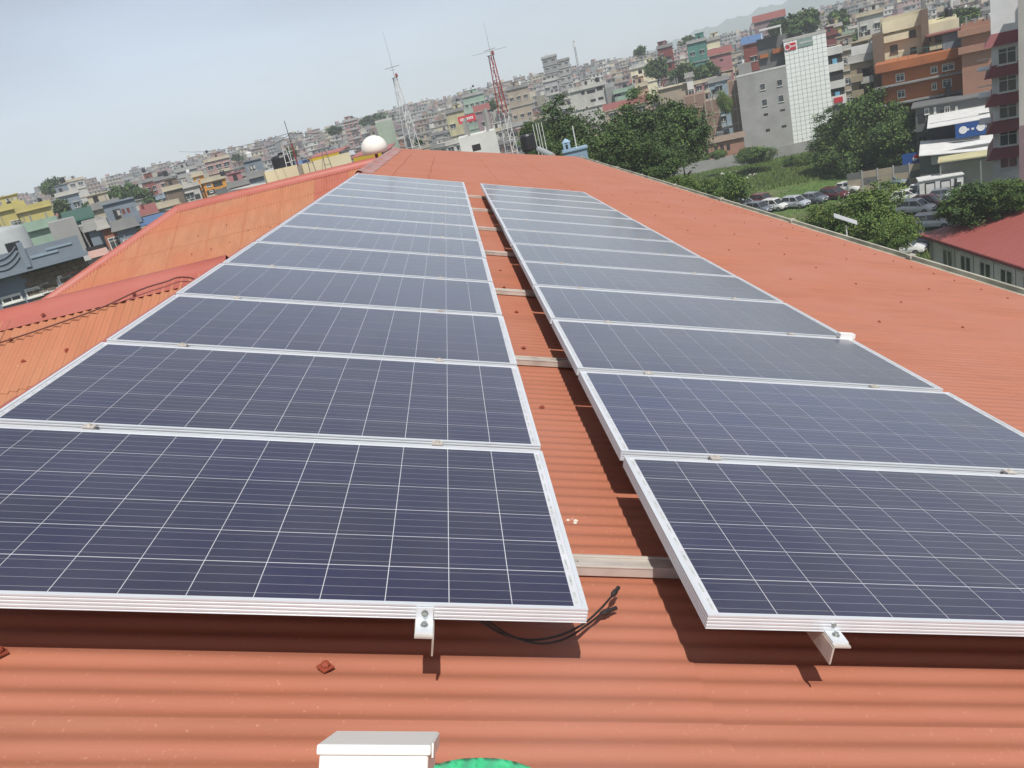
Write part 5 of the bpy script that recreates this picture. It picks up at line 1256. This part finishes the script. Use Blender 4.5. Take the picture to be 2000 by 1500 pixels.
# ================================================================== trees
def leaf_mat(name, c, c2):
    M = mat(name, c, c2, rough=0.75, scale=0.5, spec=0.25, detail=5, wear=(tuple(x * 1.6 for x in c2), 0.35, 0.5, 0.75)); return M
LEAF_D = leaf_mat('leaf_dark', (0.042, 0.075, 0.026), (0.064, 0.105, 0.034)); LEAF_M = leaf_mat('leaf_mid', (0.068, 0.122, 0.028), (0.095, 0.155, 0.038)); LEAF_L = leaf_mat('leaf_light', (0.085, 0.14, 0.032), (0.11, 0.16, 0.04))
LEAF_Y = leaf_mat('leaf_yellowgreen', (0.13, 0.19, 0.035), (0.16, 0.21, 0.05))
BARK = mat('bark', srgb(92, 80, 66), rough=.95, scale=3)
def crown_mesh(seed, rx, rz, ncl, per, leaf, mats, squash=1.0, clr=None, lobes=7):
    rg = np.random.RandomState(seed)
    # a few big lobes, then clumps on them, then leaves in the clumps
    th = rg.rand(lobes) * 2 * pi; ph = rg.rand(lobes) * 1.9 - .75
    lc = np.stack([np.cos(th) * np.cos(ph) * rx * .55, np.sin(th) * np.cos(ph) * rx * .55, np.sin(ph) * rz * .6], 1); lr = rx * (.38 + .28 * rg.rand(lobes))
    lc = np.vstack([lc, [[0, 0, 0]]]); lr = np.append(lr, rx * .62)
    li = rg.randint(0, lobes + 1, ncl)
    d = rg.normal(size=(ncl, 3)); d /= np.linalg.norm(d, axis=1)[:, None]
    rad = lr[li] * (.72 + .34 * rg.rand(ncl)); cc = lc[li] + d * rad[:, None] * np.array([1, 1, rz / rx * .9])
    cr = (clr or rx * .17) * (.6 + .8 * rg.rand(ncl))
    tone = rg.choice([0, 1, 2], ncl, p=[.45, .4, .15])
    ci = np.repeat(np.arange(ncl), per); N_ = len(ci)
    p = cc[ci] + rg.normal(size=(N_, 3)) * (cr[ci] * .55)[:, None] * np.array([1, 1, .75])
    nrm = rg.normal(size=(N_, 3)) + np.array([0, 0, .8]) + (p - 0) / rx * .6; nrm /= np.linalg.norm(nrm, axis=1)[:, None]
    a = np.cross(nrm, rg.normal(size=(N_, 3))); a /= np.linalg.norm(a, axis=1)[:, None]; b = np.cross(nrm, a)
    sz = leaf * (.6 + .8 * rg.rand(N_)); a *= sz[:, None]; b *= (sz * .6)[:, None]
    V = np.stack([p - a, p - b * .9 + a * .1, p + a, p + b], 1).reshape(-1, 3)
    me = bpy.data.meshes.new('crown'); me.vertices.add(len(V)); me.vertices.foreach_set('co', V.ravel().astype(np.float32))
    me.loops.add(len(V)); me.loops.foreach_set('vertex_index', np.arange(len(V), dtype=np.int32)); me.polygons.add(N_)
    me.polygons.foreach_set('loop_start', np.arange(0, len(V), 4, dtype=np.int32)); me.polygons.foreach_set('loop_total', np.full(N_, 4, dtype=np.int32))
    for q in mats: me.materials.append(q)
    tt = tone[ci]; fl = rg.rand(N_) < .18; tt = np.where(fl, rg.randint(0, 3, N_), tt)
    me.polygons.foreach_set('material_index', tt.astype(np.int32)); me.update(); me.validate(); return me
DK = [LEAF_D, LEAF_D, LEAF_M]; MDM = [LEAF_D, LEAF_M, LEAF_L]; LT = [LEAF_M, LEAF_L, LEAF_Y]
CR = {'big1': crown_mesh(1, 5, 6.5, 330, 60, .20, DK), 'big2': crown_mesh(2, 5, 6.0, 330, 60, .20, DK), 'mid1': crown_mesh(3, 5, 5, 360, 60, .20, MDM), 'mid2': crown_mesh(4, 5, 4.6, 360, 60, .19, MDM),
      'lt1': crown_mesh(5, 5, 4.6, 320, 55, .19, LT), 'lt2': crown_mesh(15, 5, 4.6, 420, 60, .17, LT), 'far1': crown_mesh(6, 5, 5, 110, 24, .55, DK), 'far2': crown_mesh(7, 5, 4.2, 110, 24, .55, DK), 'bush1': crown_mesh(8, 5, 3.6, 260, 55, .2, MDM), 'bush2': crown_mesh(9, 5, 3.4, 260, 55, .2, LT)}
def trunk_mesh(seed, h, r):
    rg = random.Random(seed); mb = MB(); pts = [(rg.uniform(-.1, .1) * k, rg.uniform(-.1, .1) * k, h * k / 5) for k in range(6)]
    mb.tube(pts, r, 8, r2=r * .5)
    for k in range(5):
        a = rg.uniform(0, 2 * pi); b0 = Vector(pts[3 + k % 3 if 3 + k % 3 < 6 else 5]); e = b0 + Vector((cos(a) * 1.3, sin(a) * 1.3, .9 + rg.random() * .5))
        mb.tube([b0, b0.lerp(e, .5) + Vector((0, 0, .3)), e], r * .4, 6, r2=r * .15)
    return mb.mesh('trunk', BARK)
TR = {h: trunk_mesh(h, 1.0 * h, .3) for h in (6, 12)}
def tree(lab, xc, yt, wpx, D, kind, zr=1.0, cat='tree', nm='tree', zb=None, rzseed=0, grp=None):
    P = at_dist(xc, yt, D); dep = (P - CAM).dot(RF); w = wpx * dep / F; sx = w / 10 * 1.0; sz_ = sx * zr
    zb = terrain(P.x, P.y) if zb is None else zb
    crz = {'big1': 6.5, 'big2': 6.0}.get(kind, 4.8 if 'bush' not in kind else 3.5); zc = P.z - crz * .95 * sz_
    t = thing(nm, lab, cat, (P.x, P.y, zb), rzseed, grp)
    c = link('crown', CR[kind], t, (0, 0, zc - zb)); c.scale = (sx, sx, sz_)
    if 'bush' not in kind:
        th = max(1.5, zc - zb); k = 12 if th > 8 else 6
        q = link('trunk', TR[k], t); q.scale = (sx, sx, th / k)
    return t
G1 = 'trees of the dark clump beyond the roof'
tree('smallest dark tree, at the left end of the clump beyond the roof', 1046, 224, 80, 88, 'big2', 1.0, rzseed=1)
tree('tall dark tree second from left in the clump beyond the roof', 1108, 192, 136, 92, 'big1', .95, rzseed=2)
tree('dark tree in front and low in the middle of the clump', 1172, 236, 124, 84, 'big2', .9, rzseed=3)
tree('tallest dark tree in the middle of the clump', 1228, 186, 136, 96, 'big1', .95, rzseed=4)
tree('broad dark tree at the right end of the clump, beside the brick block', 1312, 182, 122, 102, 'big2', 1.15, rzseed=5)
tree('dark low tree at the right foot of the clump above the roof edge', 1280, 266, 120, 84, 'big1', .7, rzseed=2.5)
tree('shadowy tree low behind the roof edge, left of the blue hut', 1090, 262, 110, 80, 'big2', .7, rzseed=.6)
tree('light green tree in the gap between the two brick blocks', 1411, 172, 30, 190, 'lt1', 2.0, rzseed=.4)
tree('leafy bush at the foot of the grey block', 1470, 285, 78, 160, 'bush1', .8, 'bush', 'bush', rzseed=2)
tree('bush left of the shack, at the corner of the field', 1400, 292, 34, 165, 'bush1', 1, 'bush', 'bush', rzseed=1)
tree('bushy growth at the back edge of the field, under the white tower', 1560, 300, 60, 160, 'bush1', .9, 'bush', 'bush', rzseed=3)
tree('large round bright tree right of the white tower', 1752, 196, 130, 138, 'mid1', 1.05, rzseed=2)
tree('wide leafy tree in the middle of the group right of the white tower', 1688, 188, 130, 142, 'mid2', 1.2, rzseed=4)
tree('dark tree at the left of the group right of the white tower', 1632, 215, 96, 145, 'big1', .9, rzseed=1)
tree('low dark undergrowth below the tree group', 1650, 275, 120, 142, 'bush1', 1.0, 'bush', 'bush', rzseed=1)
tree('low dark undergrowth right of the tree trunks', 1760, 282, 96, 138, 'bush1', .8, 'bush', 'bush', rzseed=2)
tree('bright tree in front of the parked cars, beside the street lamp', 1692, 372, 158, 72, 'lt2', .95, rzseed=5)
tree('lower right part of the trees near the red-roofed hall', 1748, 424, 96, 69, 'lt1', .8, rzseed=3)
tree('small bright tree left of the street lamp', 1612, 388, 90, 74, 'lt1', 1.0, rzseed=1)
tree('dense tree between the cabins and the red-roofed hall', 1915, 338, 130, 76, 'big2', .75, rzseed=1)
tree('second dense tree at the right edge above the red roof', 1970, 352, 96, 74, 'mid2', .8, rzseed=2)
tree('small tree beside the dark red car', 1852, 388, 50, 76, 'mid1', 1.0, rzseed=2)
tree('broad bush at the roof edge, left of the parked cars', 1402, 342, 100, 82, 'bush1', 1.1, 'bush', 'bush', rzseed=.3)
tree('yellow-green bush at the roof edge, left of the broad one', 1335, 346, 84, 80, 'bush2', 1.0, 'bush', 'bush', rzseed=.9)
tree('conifer-like dark tree on the left skyline', 92, 346, 34, 330, 'far1', 1.6)
tree('dark tree below the slate-blue house on the left', 112, 386, 34, 205, 'far2', 1.3)
for k, (x, y, w, D, z) in enumerate([(172, 388, 50, 240, 1.1), (205, 366, 50, 250, 1.5), (232, 352, 52, 262, 1.7), (262, 362, 48, 252, 1.5), (286, 382, 44, 240, 1.2)]):
    tree('%s dark tree from the left in the left tree group' % ['first', 'second', 'third and tallest', 'fourth', 'fifth'][k], x, y, w, D, 'far1' if k % 2 else 'far2', z, rzseed=k, grp='left tree group')
for k, (x, y, w, D, z, lab) in enumerate([(1248, 87, 24, 420, 1.1, 'round tree alone on the skyline left of the maroon house'), (1340, 69, 26, 420, .9, 'round tree on the skyline above the teal house'), (1562, 14, 74, 330, .9, 'big dark tree on the hill above the white tower'), (1530, 34, 60, 320, .8, 'dark tree left of and below the big hill tree'), (1640, 12, 44, 330, 1.2, 'dark tree right of the big hill tree'),
     (1278, 112, 44, 300, 1.3, 'dark tree left of the maroon house on the wooded slope'), (1330, 118, 50, 290, 1.0, 'dark tree between the maroon and the teal house'), (1372, 122, 54, 280, .9, 'dark tree in front of the teal house'), (1665, 62, 40, 290, .8, 'dark tree left of the tan block roof'), (1698, 45, 40, 260, .8, 'dark tree on the slope behind the brown column'),
     (650, 243, 30, 400, .8, 'dark tree on the skyline left of the pinkish tower'), (730, 222, 60, 520, .5, 'flat dark tree mass on the skyline left of the white mast'), (565, 284, 24, 260, 1.2, 'dark tree behind the pole with wires'), (955, 195, 26, 300, 1.2, 'dark tree left of the red mast'), (1050, 230, 22, 260, 1.0, 'small dark tree right of the red mast'), (1875, 12, 60, 260, .8, 'tree behind the cream blocks'), (815, 270, 16, 120, 1.1, 'small round tree at the foot of the white mast'), (460, 300, 20, 420, 1, 'tree on the skyline above the pink house')]):
    tree(lab, x, y, w, D, 'far1' if k % 2 else 'far2', z, rzseed=k)

# ================================================================== field and grass
def gpt(x, y): return at_z(x, y, GZ)
fp = [gpt(1230, 335), gpt(1400, 300), gpt(1560, 288), gpt(1800, 290), gpt(2100, 330), gpt(2100, 520), gpt(1700, 640), gpt(1300, 470)]
mb = MB(); mb.face([(p.x, p.y, GZ + .03) for p in fp])
mb.build('field', mat('field_grass', (0.085, 0.15, 0.028), (0.055, 0.11, 0.022), scale=.25, detail=9, rough=1, wear=((0.13, 0.13, 0.06), .07, .5, .7)), kind='structure')
def inside(x, y, poly):
    c = False; j = len(poly) - 1
    for i in range(len(poly)):
        a, b = poly[i], poly[j]
        if (a.y > y) != (b.y > y) and x < (b.x - a.x) * (y - a.y) / (b.y - a.y) + a.x: c = not c
        j = i
    return c
rg = np.random.RandomState(4); V = []; tn = []
xs = [p.x for p in fp]; ys = [p.y for p in fp]; cnt = 0
park = [gpt(1440, 395), gpt(1480, 375), gpt(1600, 352), gpt(1730, 332), gpt(1810, 325), gpt(1900, 380), gpt(1880, 470), gpt(1600, 440), gpt(1500, 440)]
pts_ = rg.rand(60000, 2)
for u_, v_ in pts_:
    x = min(xs) + u_ * (max(xs) - min(xs)); y = min(ys) + v_ * (max(ys) - min(ys))
    if not inside(x, y, fp): continue
    pk = inside(x, y, park)
    if pk and rg.rand() > .25: continue
    patch = .5 + .5 * sin(x * .35 + 2 * sin(y * .21)) * sin(y * .3 + sin(x * .17))
    h = (.16 if pk else .3 + .75 * patch * rg.rand())
    for k in range(3):
        a = rg.rand() * 2 * pi; r = .12 + .22 * rg.rand(); ox, oy = rg.normal(size=2) * .25
        V += [(x + ox, y + oy, GZ), (x + ox + cos(a) * r, y + oy + sin(a) * r, GZ), (x + ox + cos(a) * r * .5 + rg.normal() * .12, y + oy + sin(a) * r * .5 + rg.normal() * .12, GZ + h)]; tn.append(rg.choice([0, 1, 2], p=[.3, .45, .25]))
V = np.array(V, dtype=np.float32); n = len(V) // 3
me = bpy.data.meshes.new('grass'); me.vertices.add(len(V)); me.vertices.foreach_set('co', V.ravel()); me.loops.add(len(V)); me.loops.foreach_set('vertex_index', np.arange(len(V), dtype=np.int32))
me.polygons.add(n); me.polygons.foreach_set('loop_start', np.arange(0, len(V), 3, dtype=np.int32)); me.polygons.foreach_set('loop_total', np.full(n, 3, dtype=np.int32))
for c, c2, q in (((.07, .125, .03), (.10, .16, .035), 'g1'), ((.10, .17, .04), (.13, .2, .045), 'g2'), ((.15, .2, .055), (.17, .2, .06), 'g3')): me.materials.append(mat('grass_' + q, c, c2, rough=.9, scale=.2))
me.polygons.foreach_set('material_index', np.array(tn, dtype=np.int32)); me.update()
o = link('grass', me); tag(o, 'green rough grass of the field around the parked cars', 'grass', kind='stuff')
for k, (x, y, sx, sy, lab) in enumerate([(1424, 340, 2.6, .5, 'left pale debris strip lying in the field grass'), (1450, 353, 1.8, .5, 'lower pale debris strip in the field grass'), (1474, 343, .8, .8, 'small white heap standing in the field grass'), (1540, 327, 1.6, .4, 'pale debris near the back of the field'), (1690, 342, 1.0, .9, 'pale tarpaulin peak behind the dark green car')]):
    P = gpt(x, y); mb = MB(); rr = random.Random(k)
    for i in range(7):
        a, b = rr.uniform(-sx, sx), rr.uniform(-sy, sy); q = rr.uniform(.2, .6); mb.hexa([(a - q, b - q, 0), (a + q, b - q * .7, 0), (a + q * .8, b + q, 0), (a - q * .8, b + q, 0), (a - q * .3, b - q * .3, q * .9), (a + q * .3, b - q * .2, q * .7), (a + q * .2, b + q * .3, q), (a - q * .3, b + q * .2, q * .6)])
    o = mb.build('debris', WALLS['off-white'], loc=(P.x, P.y, GZ), kind='stuff'); tag(o, lab, 'debris')

# ================================================================== cars
TYRE = mat('tyre', (.02, .02, .02), rough=.9); RIM = mat('rim', srgb(150, 150, 150), rough=.4, metal=.5); CGL = mat('car_glass', (.03, .035, .04), rough=.08, spec=.9); LMP = mat('headlight', (.75, .76, .78), rough=.15, spec=.9); TRIM = mat('car_trim', (.03, .03, .032), rough=.6)
def car_paint(nm, c): return mat('paint_' + nm, c, tuple(x * .92 for x in c), rough=.35, scale=3, coat=.8, coat_r=.05, metal=.0)
PAINT = {'white': car_paint('white', (.72, .72, .70)), 'silver': car_paint('silver', (.42, .45, .50)), 'grey': car_paint('grey', (.14, .16, .19)), 'maroon': car_paint('maroon', (.13, .025, .03)), 'black': car_paint('black', (.03, .03, .035)), 'red': car_paint('red', (.11, .02, .025)), 'bluegrey': car_paint('bluegrey', (.22, .27, .34))}
def car_proto(col_, kind='suv'):
    """nose towards -y; stations along the length"""
    t = thing('parked_car', 'car', 'car', (0, 0, -500))
    hgt = {'suv': 1.66, 'hatch': 1.5, 'van': 1.85}[kind]; L_ = 4.2 if kind != 'hatch' else 3.8; w = .87
    st = [(-L_ / 2, .62, .42, .62), (-L_ / 2 + .12, .78, .3, .80), (-L_ / 2 + .6, w, .26, .93), (-L_ / 2 + 1.15, w, .25, 1.0), (-L_ / 2 + 2.2, w, .25, 1.02), (L_ / 2 - .9, w, .25, 1.05), (L_ / 2 - .15, .84, .3, 1.06), (L_ / 2, .76, .42, .98)]
    mb = MB(); k = 8
    for y, hw, z0, z1 in st:
        for a, b in ((-.86, 0), (-1, .22), (-1, .62), (-.9, 1), (.9, 1), (1, .62), (1, .22), (.86, 0)): mb.v.append((a * hw, y, z0 + (z1 - z0) * b))
    for i in range(len(st) - 1):
        for j in range(k): a = i * k + j; b = i * k + (j + 1) % k; mb.f.append((a, b, b + k, a + k)); mb.mi.append(0)
    mb.f.append(tuple(range(k))[::-1]); mb.mi.append(0); e = (len(st) - 1) * k; mb.f.append(tuple(e + j for j in range(k))); mb.mi.append(0)
    mb.build('body', PAINT[col_], t, smooth=False)
    f0 = -L_ / 2 + 1.0; r0 = L_ / 2 - .12; zr = hgt - .04
    g = MB(); g.hexa([(-.79, f0, .98), (.79, f0, .98), (.79, r0, 1.0), (-.79, r0, 1.0), (-.64, f0 + .75, zr), (.64, f0 + .75, zr), (.64, r0 - .35, zr), (-.64, r0 - .35, zr)]); g.build('window', CGL, t)
    rf = MB(); rf.hexa([(-.67, f0 + .68, zr - .02), (.67, f0 + .68, zr - .02), (.67, r0 - .28, zr - .02), (-.67, r0 - .28, zr - .02), (-.58, f0 + .85, hgt + .03), (.58, f0 + .85, hgt + .03), (.58, r0 - .45, hgt + .03), (-.58, r0 - .45, hgt + .03)]); rf.build('roof', PAINT[col_], t)
    pl_ = MB()
    for sx in (-1, 1):
        for (ya, yb, xa, xb) in ((f0 + .02, f0 + .74, .79, .645), (r0 - .02, r0 - .34, .79, .645), ((f0 + r0) / 2, (f0 + r0) / 2 + .02, .8, .65)):
            pl_.tube([(sx * xa, ya, 1.0), (sx * xb, yb, zr)], .045, 5)
    pl_.build('pillars', PAINT[col_], t, kind='stuff')
    for sx in (-1, 1):
        for yy in (-L_ / 2 + .78, L_ / 2 - .78):
            q = MB().tube([(sx * .68, yy, .33), (sx * .9, yy, .33)], .33, 14).build('wheel', TYRE, t); MB().tube([(sx * .88, yy, .33), (sx * .915, yy, .33)], .2, 10).build('rim', RIM, q)
        MB().hexa([(sx * .45 - .17, -L_ / 2 - .02, .62), (sx * .45 + .2, -L_ / 2 + .06, .62), (sx * .45 + .2, -L_ / 2 + .2, .62), (sx * .45 - .17, -L_ / 2 + .1, .62), (sx * .45 - .17, -L_ / 2 + .02, .76), (sx * .45 + .2, -L_ / 2 + .1, .78), (sx * .45 + .2, -L_ / 2 + .3, .78), (sx * .45 - .17, -L_ / 2 + .2, .76)]).build('headlight', LMP, t)
        MB().box(sx * .92 - .08, f0 + .35, 1.0, sx * .92 + .08, f0 + .5, 1.14).build('mirror', PAINT[col_], t)
    MB().box(-.42, -L_ / 2 - .02, .56, .42, -L_ / 2 + .08, .68).build('grille', TRIM, t); MB().box(-.62, -L_ / 2 - .03, .34, .62, -L_ / 2 + .1, .48).build('bumper', TRIM, t); MB().box(-.24, -L_ / 2 - .045, .44, .24, -L_ / 2 - .03, .53).build('number_plate', SW_, t)
    note_kids(t); return t
PRO = {}
CARS = [(1456, 410, 'silver', 'suv', .6, 'silver car almost hidden at the roof edge, leftmost of the parked cars'), (1484, 417, 'grey', 'suv', .55, 'dark grey car at the roof edge in front of the maroon one'), (1491, 400, 'maroon', 'suv', .6, 'maroon car behind the white one in the left of the row'),
 (1514, 411, 'white', 'suv', .6, 'white car with black lower trim, third from the left in the row'), (1555, 406, 'silver', 'suv', .6, 'silver car between the white and the dark grey one'), (1592, 397, 'grey', 'hatch', .6, 'dark grey car left of the bright red one'), (1630, 389, 'red', 'suv', .6, 'dark red car in the middle of the long row'), (1659, 376, 'white', 'hatch', .6, 'white-roofed car partly behind the bright tree'),
 (1694, 362, 'black', 'suv', .6, 'dark car with only its roof showing above the bright tree'), (1745, 364, 'bluegrey', 'suv', .6, 'blue-grey car left of the last silver one, by the undergrowth'), (1787, 355, 'silver', 'suv', .85, 'silver car at the far right end of the long row, by the slab wall'),
 (1774, 394, 'white', 'hatch', .9, 'white car in the second row, left of the white van'), (1808, 384, 'white', 'van', 1.9, 'white van in front of the site cabin'), (1790, 417, 'white', 'suv', .7, 'white car with black front in the second row'), (1815, 409, 'maroon', 'suv', .75, 'maroon car between white car and small tree'), (1848, 392, 'grey', 'hatch', 1.0, 'dark grey car parked below the site cabin'), (1872, 402, 'silver', 'hatch', .9, 'silver car half hidden by the tree near the cabin'),
 (1706, 418, 'white', 'suv', .8, 'white car glimpsed through the bright tree'), (1822, 446, 'white', 'suv', .9, 'white car beside the corner of the red roof'), (1765, 498, 'white', 'suv', .9, 'white car under the trees at the roof edge'), (1800, 482, 'grey', 'hatch', 1.2, 'grey car under the trees left of the hall')]
for (x, y, c_, kd, rz, lab) in CARS:
    if (c_, kd) not in PRO: PRO[(c_, kd)] = car_proto(c_, kd); t = PRO[(c_, kd)]; fresh = True
    else: t = copy_tree(PRO[(c_, kd)]); fresh = False
    P = gpt(x, y); t.location = (P.x, P.y, GZ + .05); t.rotation_euler = (0, 0, rz - .1); t['label'] = lab; t['group'] = 'cars parked on the field'
# street lamp
P = gpt(1652, 520); A = at_z(1652, 470, -14)
s = Site(1655, 470, 62); t = thing('street_lamp', 'street lamp with a solar panel and curved arm in front of the bright tree', 'street lamp', (s.P.x, s.P.y, GZ), s.rz)
zt_ = s.sz(1651, 440)[1] - GZ
MB().tube([(0, 0, 0), (0, 0, zt_)], .05, 8).build('post', METW, t)
mb = MB(); mb.hexa([(-.75, -.3, zt_ + .75), (.75, -.3, zt_ - .05), (.75, .3, zt_ + .1), (-.75, .3, zt_ + .9), (-.75, -.3, zt_ + .8), (.75, -.3, zt_), (.75, .3, zt_ + .15), (-.75, .3, zt_ + .95)]); mb.build('solar_plate', ROOFGREY, t)
MB().tube([(0, 0, zt_ - 1.3), (-.3, 0, zt_ - 1.0), (-.7, 0, zt_ - .75)], .03, 6).build('arm', METW, t); MB().box(-1.05, -.1, zt_ - .78, -.65, .1, zt_ - .68).build('lamp_head', METW, t)
s = Site(1866, 345, 92); t = thing('utility_pole', 'concrete pole with cables standing by the site cabin', 'pole', (s.P.x, s.P.y, GZ), 0); MB().tube([(0, 0, 0), (0, 0, 6)], .13, 8).build('post', CONC, t); MB().box(-.5, -.06, 5.2, .5, .06, 5.3).build('crossarm', CONC, t)
